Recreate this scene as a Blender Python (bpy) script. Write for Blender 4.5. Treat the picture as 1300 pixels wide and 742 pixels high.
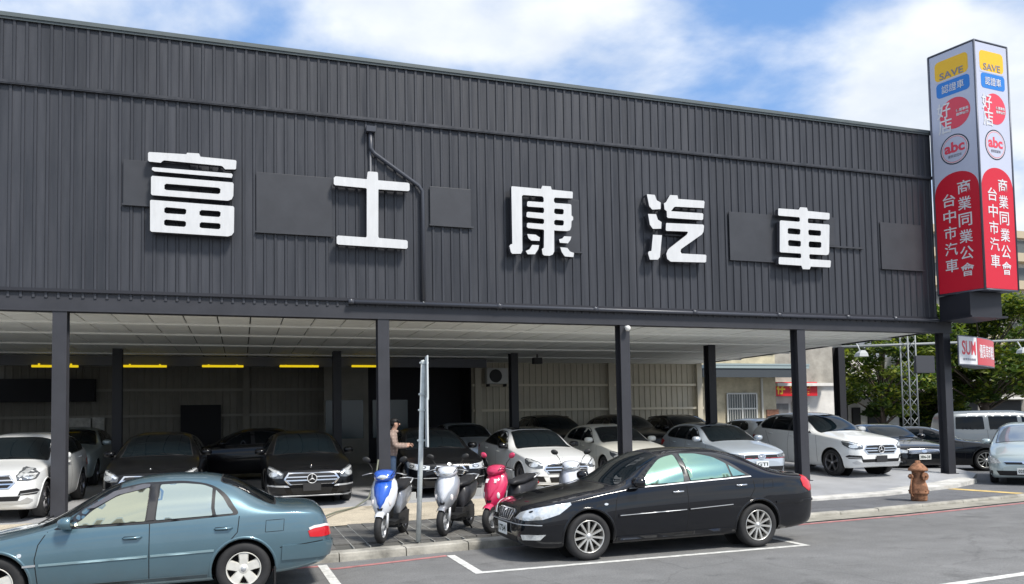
import bpy, bmesh, math, random
import numpy as np
from mathutils import Vector, Matrix, noise as mnoise
from mathutils.geometry import delaunay_2d_cdt
random.seed(7)
for o in list(bpy.data.objects): bpy.data.objects.remove(o)
SC = bpy.context.scene; COL = SC.collection
# ---------------------------------------------------------------- camera
YAW, PIT, ROL, FOC, PPY = 0.327660884, 0.0501985696, -0.017751712, 1014.89203, 485.383565
CAMH = 1.9
_f = Vector((math.sin(YAW)*math.cos(PIT), math.cos(YAW)*math.cos(PIT), math.sin(PIT)))
_r = Vector((math.cos(YAW), -math.sin(YAW), 0)); _u = _r.cross(_f)
RT = math.cos(ROL)*_r + math.sin(ROL)*_u; UP = -math.sin(ROL)*_r + math.cos(ROL)*_u; FW = _f
cam = bpy.data.cameras.new('camera'); camo = bpy.data.objects.new('camera', cam); COL.objects.link(camo)
camo.matrix_world = Matrix(((RT.x, UP.x, -FW.x, 0), (RT.y, UP.y, -FW.y, 0), (RT.z, UP.z, -FW.z, CAMH), (0, 0, 0, 1)))
cam.sensor_width = 36; cam.sensor_fit = 'HORIZONTAL'; cam.lens = FOC/1300*36
cam.shift_y = (PPY-371)/1300; cam.clip_start = .1; cam.clip_end = 3000
SC.camera = camo
# ---------------------------------------------------------------- sky and sun
SUN_EL, SUN_AZ = math.radians(52), math.radians(152)     # azimuth clockwise from +Y
w = bpy.data.worlds.new('World'); SC.world = w; w.use_nodes = True
nt = w.node_tree; nt.nodes.clear()
def N(t, **k):
    n = nt.nodes.new(t)
    for a, b in k.items(): setattr(n, a, b)
    return n
out = N('ShaderNodeOutputWorld'); bg = N('ShaderNodeBackground'); bg.inputs[1].default_value = .1
sky = N('ShaderNodeTexSky', sky_type='NISHITA', sun_disc=False); sky.sun_elevation = SUN_EL; sky.sun_rotation = SUN_AZ
sky.air_density = 1.0; sky.dust_density = .6; sky.ozone_density = 2.0
tc = N('ShaderNodeTexCoord'); sep = N('ShaderNodeSeparateXYZ'); nt.links.new(tc.outputs['Generated'], sep.inputs[0])
az = N('ShaderNodeMath', operation='ADD'); az.inputs[1].default_value = .22; nt.links.new(sep.outputs[2], az.inputs[0])
mxz = N('ShaderNodeMath', operation='MAXIMUM'); mxz.inputs[1].default_value = .05; nt.links.new(az.outputs[0], mxz.inputs[0])
dv = N('ShaderNodeVectorMath', operation='DIVIDE'); cmb = N('ShaderNodeCombineXYZ')
for i in range(3): nt.links.new(mxz.outputs[0], cmb.inputs[i])
nt.links.new(tc.outputs['Generated'], dv.inputs[0]); nt.links.new(cmb.outputs[0], dv.inputs[1])
mp = N('ShaderNodeMapping'); mp.inputs['Location'].default_value = (0.4, 5.6, 0); mp.inputs['Scale'].default_value = (1, 1, 0)
nt.links.new(dv.outputs[0], mp.inputs[0])
n1 = N('ShaderNodeTexNoise'); n1.inputs['Scale'].default_value = 1.5; n1.inputs['Detail'].default_value = 9; n1.inputs['Roughness'].default_value = .52; n1.inputs['Distortion'].default_value = .12
n2 = N('ShaderNodeTexNoise'); n2.inputs['Scale'].default_value = 3.3; n2.inputs['Detail'].default_value = 7
nt.links.new(mp.outputs[0], n1.inputs[0]); nt.links.new(mp.outputs[0], n2.inputs[0])
cr = N('ShaderNodeValToRGB'); cr.color_ramp.elements[0].position = .385; cr.color_ramp.elements[1].position = .56
cr.color_ramp.interpolation = 'EASE'
nt.links.new(n1.outputs[0], cr.inputs[0])
cr2 = N('ShaderNodeValToRGB'); cr2.color_ramp.elements[0].position = .3; cr2.color_ramp.elements[1].position = .62
cr2.color_ramp.elements[0].color = (3.7, 4.1, 4.7, 1); cr2.color_ramp.elements[1].color = (5.3, 5.5, 5.7, 1)
nt.links.new(n2.outputs[0], cr2.inputs[0])
hz = N('ShaderNodeMix', data_type='RGBA'); hz.inputs[0].default_value = .6; hz.inputs[7].default_value = (1.0, 2.2, 4.6, 1)
nt.links.new(sky.outputs[0], hz.inputs[6])
mx = N('ShaderNodeMix', data_type='RGBA')
nt.links.new(cr.outputs[0], mx.inputs[0]); nt.links.new(hz.outputs[2], mx.inputs[6]); nt.links.new(cr2.outputs[0], mx.inputs[7])
nt.links.new(mx.outputs[2], bg.inputs[0]); nt.links.new(bg.outputs[0], out.inputs[0])
sl = bpy.data.lights.new('sun', 'SUN'); sl.energy = 2.4; sl.angle = math.radians(10); sl.color = (1, .95, .87)
so = bpy.data.objects.new('sun', sl); COL.objects.link(so)
sd = Vector((math.sin(SUN_AZ)*math.cos(SUN_EL), math.cos(SUN_AZ)*math.cos(SUN_EL), math.sin(SUN_EL)))
so.rotation_euler = (-sd).to_track_quat('-Z', 'Y').to_euler(); so.location = (0, 0, 40)
SC.view_settings.view_transform = 'Standard'; SC.view_settings.look = 'None'
SC.view_settings.exposure = 1.0; SC.view_settings.gamma = 1.0; SC.view_settings.use_curve_mapping = False
# ---------------------------------------------------------------- helpers
def ray(px, py): return RT*((px-650)/FOC) + UP*(-(py-PPY)/FOC) + FW
def onZ(px, py, z=0.0):
    d = ray(px, py); t = (z-CAMH)/d.z; return Vector((d.x*t, d.y*t, z))
def onY(px, py, Y):
    d = ray(px, py); t = Y/d.y; return Vector((d.x*t, Y, CAMH+d.z*t))
def proj(P):
    v = Vector(P)-Vector((0, 0, CAMH)); k = v.dot(FW); return (650+FOC*v.dot(RT)/k, PPY-FOC*v.dot(UP)/k)
MATS = {}
def mat(name, col, rough=.6, metal=0.0, coat=0.0, var=0.0, vscale=4.0, bump=0.0, bscale=40.0, emit=None, estr=0, trans=0, ior=1.45, spec=.5, dirt=0.0, dcol=(.18,.15,.11), dz=.5, stretch=None, rvar=0.0, sheen=0, bspec=None):
    if name in MATS: return MATS[name]
    m = bpy.data.materials.new(name); m.use_nodes = True; t = m.node_tree; b = t.nodes['Principled BSDF']
    c = (*col, 1)
    b.inputs['Base Color'].default_value = c; b.inputs['Roughness'].default_value = rough; b.inputs['Metallic'].default_value = metal
    b.inputs['Coat Weight'].default_value = coat; b.inputs['Coat Roughness'].default_value = .04
    b.inputs['IOR'].default_value = ior; b.inputs['Specular IOR Level'].default_value = spec
    if trans: b.inputs['Transmission Weight'].default_value = trans
    if emit: b.inputs['Emission Color'].default_value = (*emit, 1); b.inputs['Emission Strength'].default_value = estr
    t_c = None
    if var or bump or dirt or rvar:
        t_c = t.nodes.new('ShaderNodeTexCoord'); src = t_c.outputs['Object']
        if stretch:
            mpn = t.nodes.new('ShaderNodeMapping'); mpn.inputs['Scale'].default_value = stretch
            t.links.new(src, mpn.inputs[0]); src = mpn.outputs[0]
    last = None
    if var:
        n = t.nodes.new('ShaderNodeTexNoise'); n.inputs['Scale'].default_value = vscale; n.inputs['Detail'].default_value = 8; n.inputs['Roughness'].default_value = .65
        t.links.new(src, n.inputs[0])
        r = t.nodes.new('ShaderNodeMapRange'); r.inputs[1].default_value = .3; r.inputs[2].default_value = .7; r.inputs[3].default_value = 1-var; r.inputs[4].default_value = 1+var
        t.links.new(n.outputs[0], r.inputs[0])
        h = t.nodes.new('ShaderNodeMix'); h.data_type = 'RGBA'; h.blend_type = 'MULTIPLY'; h.inputs[0].default_value = 1; h.inputs[6].default_value = c
        cb = t.nodes.new('ShaderNodeCombineColor')
        for i in range(3): t.links.new(r.outputs[0], cb.inputs[i])
        t.links.new(cb.outputs[0], h.inputs[7]); last = h.outputs[2]
        if rvar:
            r2 = t.nodes.new('ShaderNodeMapRange'); r2.inputs[1].default_value = .3; r2.inputs[2].default_value = .7; r2.inputs[3].default_value = max(0, rough-rvar); r2.inputs[4].default_value = min(1, rough+rvar)
            t.links.new(n.outputs[0], r2.inputs[0]); t.links.new(r2.outputs[0], b.inputs['Roughness'])
    if dirt:
        n = t.nodes.new('ShaderNodeTexNoise'); n.inputs['Scale'].default_value = 9; n.inputs['Detail'].default_value = 6
        t.links.new(t_c.outputs['Object'], n.inputs[0])
        sp = t.nodes.new('ShaderNodeSeparateXYZ'); t.links.new(t_c.outputs['Object'], sp.inputs[0])
        r = t.nodes.new('ShaderNodeMapRange'); r.inputs[1].default_value = .15; r.inputs[2].default_value = dz; r.inputs[3].default_value = dirt; r.inputs[4].default_value = dirt*.12
        t.links.new(sp.outputs[2], r.inputs[0])
        mm = t.nodes.new('ShaderNodeMath'); mm.operation = 'MULTIPLY'; t.links.new(r.outputs[0], mm.inputs[0]); t.links.new(n.outputs[0], mm.inputs[1])
        h = t.nodes.new('ShaderNodeMix'); h.data_type = 'RGBA'; h.inputs[6].default_value = c; h.inputs[7].default_value = (*dcol, 1)
        if last: t.links.new(last, h.inputs[6])
        t.links.new(mm.outputs[0], h.inputs[0]); last = h.outputs[2]
    if last: t.links.new(last, b.inputs['Base Color'])
    if bump:
        n = t.nodes.new('ShaderNodeTexNoise'); n.inputs['Scale'].default_value = bscale; n.inputs['Detail'].default_value = 4
        t.links.new(src, n.inputs[0])
        bp = t.nodes.new('ShaderNodeBump'); bp.inputs['Strength'].default_value = bump; bp.inputs['Distance'].default_value = .02
        t.links.new(n.outputs[0], bp.inputs['Height']); t.links.new(bp.outputs[0], b.inputs['Normal'])
    MATS[name] = m; return m
def link(o, parent=None):
    COL.objects.link(o)
    if parent is not None: o.parent = parent
    return o
def tag(o, label=None, cat=None, group=None, kind=None):
    if label: o['label'] = label
    if cat: o['category'] = cat
    if group: o['group'] = group
    if kind: o['kind'] = kind
    return o
def empty(name, loc=(0, 0, 0), rz=0.0, label=None, cat=None, group=None):
    o = bpy.data.objects.new(name, None); o.location = loc; o.rotation_euler = (0, 0, rz); o.empty_display_size = .2
    link(o); return tag(o, label, cat, group)
def inpoly(p, P):
    r = False; n = len(P); x, y = p[0], p[1]
    for i in range(n):
        x0, y0 = P[i]; x1, y1 = P[i-1]
        if (y0 > y) != (y1 > y) and x < (x1-x0)*(y-y0)/(y1-y0)+x0: r = not r
    return r
class MB:
    """collects verts and faces of one mesh"""
    def __init__(s): s.v = []; s.f = []; s.sm = []; s.mi = []; s.cur = 0
    def add(s, vs, fs, smooth=False):
        k = len(s.v); s.v += [tuple(v) for v in vs]
        for f in fs: s.f.append(tuple(i+k for i in f)); s.sm.append(smooth); s.mi.append(s.cur)
        return s
    def box(s, a, b):
        (x0, y0, z0), (x1, y1, z1) = a, b
        x0, x1 = min(x0, x1), max(x0, x1); y0, y1 = min(y0, y1), max(y0, y1); z0, z1 = min(z0, z1), max(z0, z1)
        return s.add([(x0,y0,z0),(x1,y0,z0),(x1,y1,z0),(x0,y1,z0),(x0,y0,z1),(x1,y0,z1),(x1,y1,z1),(x0,y1,z1)],
            [(0,3,2,1),(4,5,6,7),(0,1,5,4),(1,2,6,5),(2,3,7,6),(3,0,4,7)])
    def bbox(s, a, b, r=.01):
        """box with chamfered edges"""
        (x0, y0, z0), (x1, y1, z1) = a, b
        x0, x1 = min(x0, x1), max(x0, x1); y0, y1 = min(y0, y1), max(y0, y1); z0, z1 = min(z0, z1), max(z0, z1)
        bm = bmesh.new(); bmesh.ops.create_cube(bm, size=1)
        for v in bm.verts: v.co = Vector(((x0+x1)/2+v.co.x*(x1-x0), (y0+y1)/2+v.co.y*(y1-y0), (z0+z1)/2+v.co.z*(z1-z0)))
        bmesh.ops.bevel(bm, geom=bm.edges[:], offset=min(r, .49*min(x1-x0, y1-y0, z1-z0)), segments=2, profile=.7, affect='EDGES')
        bm.verts.index_update(); s.add([v.co[:] for v in bm.verts], [[v.index for v in f.verts] for f in bm.faces]); bm.free(); return s
    def tube(s, pts, r, n=8, cap=True):
        pts = [Vector(p) for p in pts]; rs = r if isinstance(r, (list, tuple)) else [r]*len(pts); vs = []; fs = []
        prev = None
        for i, p in enumerate(pts):
            t = (pts[min(i+1, len(pts)-1)]-pts[max(i-1, 0)]).normalized()
            if prev is None: prev = t.orthogonal().normalized()
            prev = (prev - t*prev.dot(t)).normalized(); b = t.cross(prev)
            for k in range(n):
                a = 2*math.pi*k/n; vs.append(p+(prev*math.cos(a)+b*math.sin(a))*rs[i])
        for i in range(len(pts)-1):
            for k in range(n): fs.append((i*n+k, i*n+(k+1)%n, (i+1)*n+(k+1)%n, (i+1)*n+k))
        s.add(vs, fs, True)
        if cap: s.add(vs[:n], [tuple(range(n))[::-1]]); s.add(vs[-n:], [tuple(range(n))])
        return s
    def loft(s, rings, close=True, cap=True, smooth=True):
        n = len(rings[0]); vs = [p for r in rings for p in r]; fs = []
        for i in range(len(rings)-1):
            for k in range(n if close else n-1): fs.append((i*n+k, i*n+(k+1)%n, (i+1)*n+(k+1)%n, (i+1)*n+k))
        if cap and close: fs.append(tuple(range(n))[::-1]); fs.append(tuple(range(len(vs)-n, len(vs))))
        return s.add(vs, fs, smooth)
    def lathe(s, prof, n=24, axis='z', c=(0, 0, 0), smooth=True):
        vs = []; fs = []
        for (r, h) in prof:
            for k in range(n):
                a = 2*math.pi*k/n; q = (r*math.cos(a), r*math.sin(a), h)
                if axis == 'y': q = (q[0], h, q[1])
                elif axis == 'x': q = (h, q[0], q[1])
                vs.append((q[0]+c[0], q[1]+c[1], q[2]+c[2]))
        for i in range(len(prof)-1):
            for k in range(n): fs.append((i*n+k, i*n+(k+1)%n, (i+1)*n+(k+1)%n, (i+1)*n+k))
        return s.add(vs, fs, smooth)
    def ell(s, c, r, nu=12, nv=8, M=None):
        vs = []; fs = []
        for i in range(nv+1):
            th = math.pi*i/nv
            for k in range(nu):
                a = 2*math.pi*k/nu; q = Vector((r[0]*math.sin(th)*math.cos(a), r[1]*math.sin(th)*math.sin(a), r[2]*math.cos(th)))
                if M: q = M @ q
                vs.append(q+Vector(c))
        for i in range(nv):
            for k in range(nu): fs.append((i*nu+k, (i+1)*nu+k, (i+1)*nu+(k+1)%nu, i*nu+(k+1)%nu))
        return s.add(vs, fs, True)
    def prism(s, poly, holes, to3, d0, d1, chamf=0.0):
        """2-D polygon with holes -> solid; to3(x, y, depth)"""
        loops = [poly]+list(holes); vv = []; ee = []
        for lp in loops:
            k = len(vv); vv += [Vector(q) for q in lp]; ee += [(k+i, k+(i+1) % len(lp)) for i in range(len(lp))]
        V, E_, F, *_ = delaunay_2d_cdt(vv, ee, [], 0, 1e-6)
        F = [f for f in F if inpoly(sum((V[i] for i in f), Vector((0, 0)))/3, poly) and not any(inpoly(sum((V[i] for i in f), Vector((0, 0)))/3, h) for h in holes)]
        s.add([to3(q.x, q.y, d0) for q in V], F)
        s.add([to3(q.x, q.y, d1) for q in V], [f[::-1] for f in F])
        for lp in loops:
            n = len(lp); s.add([to3(*q, d0) for q in lp]+[to3(*q, d1) for q in lp], [(i, (i+1) % n, n+(i+1) % n, n+i) for i in range(n)])
        return s
    def mesh(s, name):
        m = bpy.data.meshes.new(name); m.from_pydata(s.v, [], s.f); m.validate()
        if len(m.polygons) == len(s.sm):
            m.polygons.foreach_set('use_smooth', s.sm); m.polygons.foreach_set('material_index', s.mi)
        bm = bmesh.new(); bm.from_mesh(m); bmesh.ops.remove_doubles(bm, verts=bm.verts, dist=1e-5); bmesh.ops.recalc_face_normals(bm, faces=bm.faces); bm.to_mesh(m); bm.free()
        m.update(); return m
    def build(s, name, material, parent=None, label=None, cat=None, group=None, kind=None):
        m = s.mesh(name)
        for q in (material if isinstance(material, (list, tuple)) else [material]): m.materials.append(q)
        o = bpy.data.objects.new(name, m); link(o, parent); return tag(o, label, cat, group, kind)
def inst(o, parent, loc=(0, 0, 0), rot=None, name=None):
    c = bpy.data.objects.new(name or o.name.split('.')[0], o.data); c.location = loc
    if rot: c.rotation_euler = rot
    return link(c, parent)
def copy_tree(o, parent=None):
    c = o.copy(); COL.objects.link(c); c.parent = parent
    for ch in o.children: copy_tree(ch, c)
    return c
def text_mesh(txt, size, bold=0.0, depth=0.004, align='CENTER', sx=1.0):
    cu = bpy.data.curves.new('t', 'FONT'); cu.body = txt; cu.size = size; cu.align_x = align; cu.align_y = 'CENTER'
    cu.extrude = depth; cu.offset = bold; cu.resolution_u = 3
    o = bpy.data.objects.new('t', cu); COL.objects.link(o); dg = bpy.context.evaluated_depsgraph_get()
    m = bpy.data.meshes.new_from_object(o.evaluated_get(dg)); bpy.data.objects.remove(o); bpy.data.curves.remove(cu)
    if sx != 1:
        for v in m.vertices: v.co.x *= sx
    return m
def text(name, txt, size, material, parent, M, bold=0.0, depth=.004, sx=1.0, fit=None):
    """fit=(w,h): stretch the lettering to this size"""
    m = text_mesh(txt, size, bold, depth, sx=sx)
    if not m.vertices: return None
    xs = [v.co.x for v in m.vertices]; ys = [v.co.y for v in m.vertices]
    cx, cy = (min(xs)+max(xs))/2, (min(ys)+max(ys))/2; kx = ky = 1
    if fit: kx = fit[0]/(max(xs)-min(xs)); ky = fit[1]/(max(ys)-min(ys))
    for v in m.vertices: v.co = Vector(((v.co.x-cx)*kx, (v.co.y-cy)*ky, v.co.z))
    m.materials.append(material); o = bpy.data.objects.new(name, m); o.matrix_local = M; link(o, parent); return o
def frame(o, x, y, flip=False):
    """matrix with local X along x, local Y along y"""
    x = Vector(x).normalized(); y = Vector(y).normalized(); z = x.cross(y); o = Vector(o)
    return Matrix(((x.x, y.x, z.x, o.x), (x.y, y.y, z.y, o.y), (x.z, y.z, z.z, o.z), (0, 0, 0, 1)))
def rrect(x0, y0, x1, y1, r, n=4):
    P = []
    for cx, cy, a0 in ((x1-r, y1-r, 0), (x0+r, y1-r, 90), (x0+r, y0+r, 180), (x1-r, y0+r, 270)):
        for i in range(n+1):
            a = math.radians(a0+90*i/n); P.append((cx+r*math.cos(a), cy+r*math.sin(a)))
    return P
def ellipse(cx, cy, rx, ry, n=32): return [(cx+rx*math.cos(2*math.pi*i/n), cy+ry*math.sin(2*math.pi*i/n)) for i in range(n)]
# ---------------------------------------------------------------- materials
BLK_METAL = mat('painted dark sheet metal', (.040, .0425, .051), .40, var=.34, vscale=1.3, bump=.05, bscale=3, rvar=.1, stretch=(3, 3, .22))
def sheet_tone(m):
    # each cladding sheet and rib takes a slightly different tone
    t = m.node_tree; b = t.nodes['Principled BSDF']; src = b.inputs['Base Color'].links[0].from_socket
    tc_ = t.nodes.new('ShaderNodeTexCoord'); sp = t.nodes.new('ShaderNodeSeparateXYZ'); t.links.new(tc_.outputs['Object'], sp.inputs[0])
    def mth(op, x, y=None):
        n = t.nodes.new('ShaderNodeMath'); n.operation = op; t.links.new(x, n.inputs[0])
        if y is not None:
            if isinstance(y, (int, float)): n.inputs[1].default_value = y
            else: t.links.new(y, n.inputs[1])
        return n.outputs[0]
    fl = mth('FLOOR', mth('DIVIDE', sp.outputs[0], 1.0625)); wn = t.nodes.new('ShaderNodeTexWhiteNoise'); wn.noise_dimensions = '1D'; t.links.new(fl, wn.inputs['W'])
    oi = t.nodes.new('ShaderNodeObjectInfo'); v = mth('ADD', mth('MULTIPLY', wn.outputs[0], .26), mth('MULTIPLY', oi.outputs['Random'], .22)); v = mth('ADD', v, .76)
    cb = t.nodes.new('ShaderNodeCombineColor')
    for i in range(3): t.links.new(v, cb.inputs[i])
    h = t.nodes.new('ShaderNodeMix'); h.data_type = 'RGBA'; h.blend_type = 'MULTIPLY'; h.inputs[0].default_value = 1; t.links.new(src, h.inputs[6]); t.links.new(cb.outputs[0], h.inputs[7]); t.links.new(h.outputs[2], b.inputs['Base Color'])
sheet_tone(BLK_METAL)
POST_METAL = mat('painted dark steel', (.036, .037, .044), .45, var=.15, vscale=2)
FLAT_PANEL = mat('dark flat panel', (.044, .046, .053), .42, var=.14, vscale=2, bump=.25, bscale=1.5)
def asphalt(name, col, st=.66):
    m = bpy.data.materials.new(name); m.use_nodes = True; t = m.node_tree; b = t.nodes['Principled BSDF']; b.inputs['Roughness'].default_value = .88
    tc_ = t.nodes.new('ShaderNodeTexCoord')
    def nz(scale, det, lo, hi, o0, o1, st=None):
        n = t.nodes.new('ShaderNodeTexNoise'); n.inputs['Scale'].default_value = scale; n.inputs['Detail'].default_value = det; n.inputs['Roughness'].default_value = .7; src = tc_.outputs['Object']
        if st: mp_ = t.nodes.new('ShaderNodeMapping'); mp_.inputs['Scale'].default_value = st; t.links.new(src, mp_.inputs[0]); src = mp_.outputs[0]
        t.links.new(src, n.inputs[0]); r = t.nodes.new('ShaderNodeMapRange'); r.inputs[1].default_value = lo; r.inputs[2].default_value = hi; r.inputs[3].default_value = o0; r.inputs[4].default_value = o1; t.links.new(n.outputs[0], r.inputs[0]); return r.outputs[0]
    def mul(x, y): q_ = t.nodes.new('ShaderNodeMath'); q_.operation = 'MULTIPLY'; t.links.new(x, q_.inputs[0]); t.links.new(y, q_.inputs[1]); return q_.outputs[0]
    v = mul(nz(.22, 4, .35, .65, .84, 1.14), nz(2.2, 8, .3, .7, .86, 1.13)); v = mul(v, nz(45, 3, .3, .7, .72, 1.26)); v = mul(v, nz(.8, 6, .3, .7, .9, 1.08, (.12, 1.6, 1)))
    v = mul(v, nz(.9, 5, .57, .68, 1.0, st))            # oil and water stains
    vo = t.nodes.new('ShaderNodeTexVoronoi'); vo.feature = 'DISTANCE_TO_EDGE'; vo.inputs['Scale'].default_value = .33; wn = t.nodes.new('ShaderNodeTexNoise'); wn.inputs['Scale'].default_value = 1.1; wn.inputs['Detail'].default_value = 6
    ad = t.nodes.new('ShaderNodeVectorMath'); ad.operation = 'MULTIPLY_ADD'; ad.inputs[1].default_value = (.9, .9, 0); t.links.new(tc_.outputs['Object'], wn.inputs[0]); t.links.new(wn.outputs['Color'], ad.inputs[0]); t.links.new(tc_.outputs['Object'], ad.inputs[2]); t.links.new(ad.outputs[0], vo.inputs[0])
    r = t.nodes.new('ShaderNodeMapRange'); r.inputs[1].default_value = .002; r.inputs[2].default_value = .006; r.inputs[3].default_value = .84; r.inputs[4].default_value = 1; t.links.new(vo.outputs[0], r.inputs[0]); v = mul(v, r.outputs[0])
    cb = t.nodes.new('ShaderNodeCombineColor')
    for i in range(3): k_ = t.nodes.new('ShaderNodeMath'); k_.operation = 'MULTIPLY'; k_.inputs[1].default_value = col[i]; t.links.new(v, k_.inputs[0]); t.links.new(k_.outputs[0], cb.inputs[i])
    t.links.new(cb.outputs[0], b.inputs['Base Color'])
    n = t.nodes.new('ShaderNodeTexNoise'); n.inputs['Scale'].default_value = 90; bp_ = t.nodes.new('ShaderNodeBump'); bp_.inputs['Strength'].default_value = .5; bp_.inputs['Distance'].default_value = .01; t.links.new(tc_.outputs['Object'], n.inputs[0]); t.links.new(n.outputs[0], bp_.inputs['Height']); t.links.new(bp_.outputs[0], b.inputs['Normal'])
    MATS[name] = m; return m
ASPHALT = asphalt('asphalt', (.175, .175, .173))
ASPHALT2 = asphalt('old asphalt', (.135, .138, .146))
CONC = mat('pale concrete', (.42, .39, .33), .85, var=.3, vscale=1.3, bump=.25, bscale=30)
KERB = mat('kerb concrete', (.33, .315, .275), .85, var=.5, vscale=2.2, bump=.3, bscale=30)
LOTC = mat('lot concrete', (.35, .355, .365), .55, var=.18, vscale=.8, bump=.08, bscale=20)
WHITE_PAINT = mat('road paint white', (.62, .62, .59), .75, var=.32, vscale=9)
RED_PAINT = mat('road paint red', (.40, .17, .165), .8, var=.4, vscale=5)
YEL_PAINT = mat('road paint yellow', (.62, .45, .17), .8, var=.35, vscale=5)
# ================================================================ ground
def sheet(name, pts, z, m, kind='structure', thick=0.0, label=None, parent=None, inner=()):
    b = MB(); P = [(p[0], p[1]) for p in pts]
    V, E_, F, *_ = delaunay_2d_cdt([Vector(p) for p in P]+[Vector(p) for p in inner if inpoly(p, P)], [(i, (i+1) % len(P)) for i in range(len(P))], [], 1, 1e-6)
    zf = z if callable(z) else (lambda x, y: z)
    b.add([(q.x, q.y, zf(q.x, q.y)) for q in V], F)
    if thick:
        n = len(P); b.add([(x, y, zf(x, y)) for x, y in P]+[(x, y, zf(x, y)-thick) for x, y in P], [(i, (i+1) % n, n+(i+1) % n, n+i) for i in range(n)])
    o = b.build(name, m, parent, kind=kind); return o
sheet('ground', [(-900, -900), (900, -900), (900, 900), (-900, 900)], -.06, mat('far ground', (.12, .12, .11), .95, var=.3, vscale=.02))
KL = [(-14, 11.2), (1.3, 11.42), (4.2, 11.78), (8.75, 11.95)]                 # raised kerb, road side
KR = [(8.75, 11.95), (10, 12.06), (12, 12.22), (16, 12.85), (24, 14.3), (60, 22)]  # dropped edge
sheet('road', [(-80, -30), (80, -30), (80, 26.5)]+KR[::-1]+KL[::-1][1:]+[(-80, 10.6)], 0, ASPHALT)
def strip(path, off0, off1):
    """left/right offset of a polyline"""
    L = []; R = []
    for i, p in enumerate(path):
        a = Vector(path[max(i-1, 0)]); b = Vector(path[min(i+1, len(path)-1)]); t = (b-a).normalized(); n = Vector((-t.y, t.x))
        L.append(Vector(p)+n*off1); R.append(Vector(p)+n*off0)
    return L, R
# kerb stones, each its own piece
kerb = empty('kerb'); kerb['kind'] = 'structure'
def kerbrun(path, w, z, step, gap=.008, drop=.03):
    seg = []; acc = []
    for a, b in zip(path[:-1], path[1:]):
        a = Vector(a); b = Vector(b); n = max(1, round((b-a).length/step))
        acc += [a+(b-a)*i/n for i in range(n)]
    acc.append(Vector(path[-1]))
    for a, b in zip(acc[:-1], acc[1:]):
        if a.x < -9: continue
        t = (b-a).normalized(); nn = Vector((-t.y, t.x)); a2 = a+t*gap; b2 = b-t*gap; j = random.uniform(-.006, .006)
        q = MB(); ring = []
        prof = [(0, -.05), (.004, z*.55), (.012, z-drop*.5), (.04, z), (w, z), (w, -.05)]
        r0 = [(a2.x+nn.x*o, a2.y+nn.y*o, h+j*(h > 0)) for o, h in prof]; r1 = [(b2.x+nn.x*o, b2.y+nn.y*o, h+j*(h > 0)) for o, h in prof]
        q.loft([r0, r1], smooth=False); q.build('kerb_stone', KERB, kerb)
kerbrun(KL, .28, .125, .95)
kerbrun([(8.78, 11.96), (9.4, 12.0)], .38, .07, .7)
# flush concrete edging on the right with a thin raised lip
L, R = strip(KR[:5], 0.02, .52); sheet('gutter_concrete', [*R, *L[::-1]], .012, mat('gutter concrete', (.30, .285, .24), .9, var=.3, vscale=2, bump=.2))
kr2 = [tuple(q) for q in strip(KR[:5], 0, .52)[0]]
kerbrun(kr2, .13, .072, 1.2, drop=.02)
# sidewalks
kin = [tuple(q) for q in strip(KL, 0, .30)[0]]
SWE = [(-14, 14.4), (1.5, 14.55), (5, 15.0), (9.2, 15.0)]
sheet('sidewalk', [*kin, (9.2, 12.3), *SWE[::-1]], .105, mat('paver bedding', (.10, .098, .09), .95, var=.2))
swo = bpy.data.objects['sidewalk']
pav_m = [mat('paver grey %d' % i, c, .9, var=.28, vscale=7, bump=.3, bscale=60) for i, c in enumerate([(.125,.122,.115), (.15,.147,.138), (.105,.103,.10)])]
pmesh = []
for m_ in pav_m:
    q = MB(); q.bbox((-.117, -.235, -.03), (.117, .235, 0), .006); me = q.mesh('paver'); me.materials.append(m_); pmesh.append(me)
cnt = 0
def interp(P, x):
    for a, b in zip(P[:-1], P[1:]):
        if a[0] <= x <= b[0]: return a[1]+(b[1]-a[1])*(x-a[0])/(b[0]-a[0])
    return P[-1][1]
cells = []
x = .2
while x < 5.6:
    y0 = interp(kin, x)+.26; y1 = interp(SWE, x)-.22; y = 12.0-.02+.48*math.floor((y0-11.98)/.48+1)
    while y < y1: cells.append((x, y)); y += .48
    x += .246
for (x, y) in cells[:300]:
    o = bpy.data.objects.new('paver', random.choice(pmesh)); o.location = (x, y, .13+random.uniform(-.003, .003)); o.rotation_euler = (random.uniform(-.006, .006), random.uniform(-.008, .008), random.uniform(-.006, .006)); link(o, swo)
more = MB(); x = -9.9
while x < 9.0:
    if not (.1 < x < 5.6):
        y0 = interp(kin, x)+.26; y1 = interp(SWE, x)-.22; y = 11.98+.48*math.floor((y0-11.98)/.48+1)
        while y < y1:
            more.box((x-.117, y-.235, .1), (x+.117, y+.235, .13+random.uniform(-.003, .003))); y += .48
    x += .246
more.build('paver_field', pav_m[0], swo, kind='stuff')
# pale mortar joints run towards the building
jm = MB(); x = .2-.123
while x < 5.6:
    if random.random() < .75: jm.box((x-.007, interp(kin, x)+.05, .1), (x+.007, interp(SWE, x)-.05, .1275))
    x += .246
jm.build('paver_joints', mat('pale mortar', (.30, .30, .28), .9, var=.4, vscale=5), swo, kind='stuff')
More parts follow.
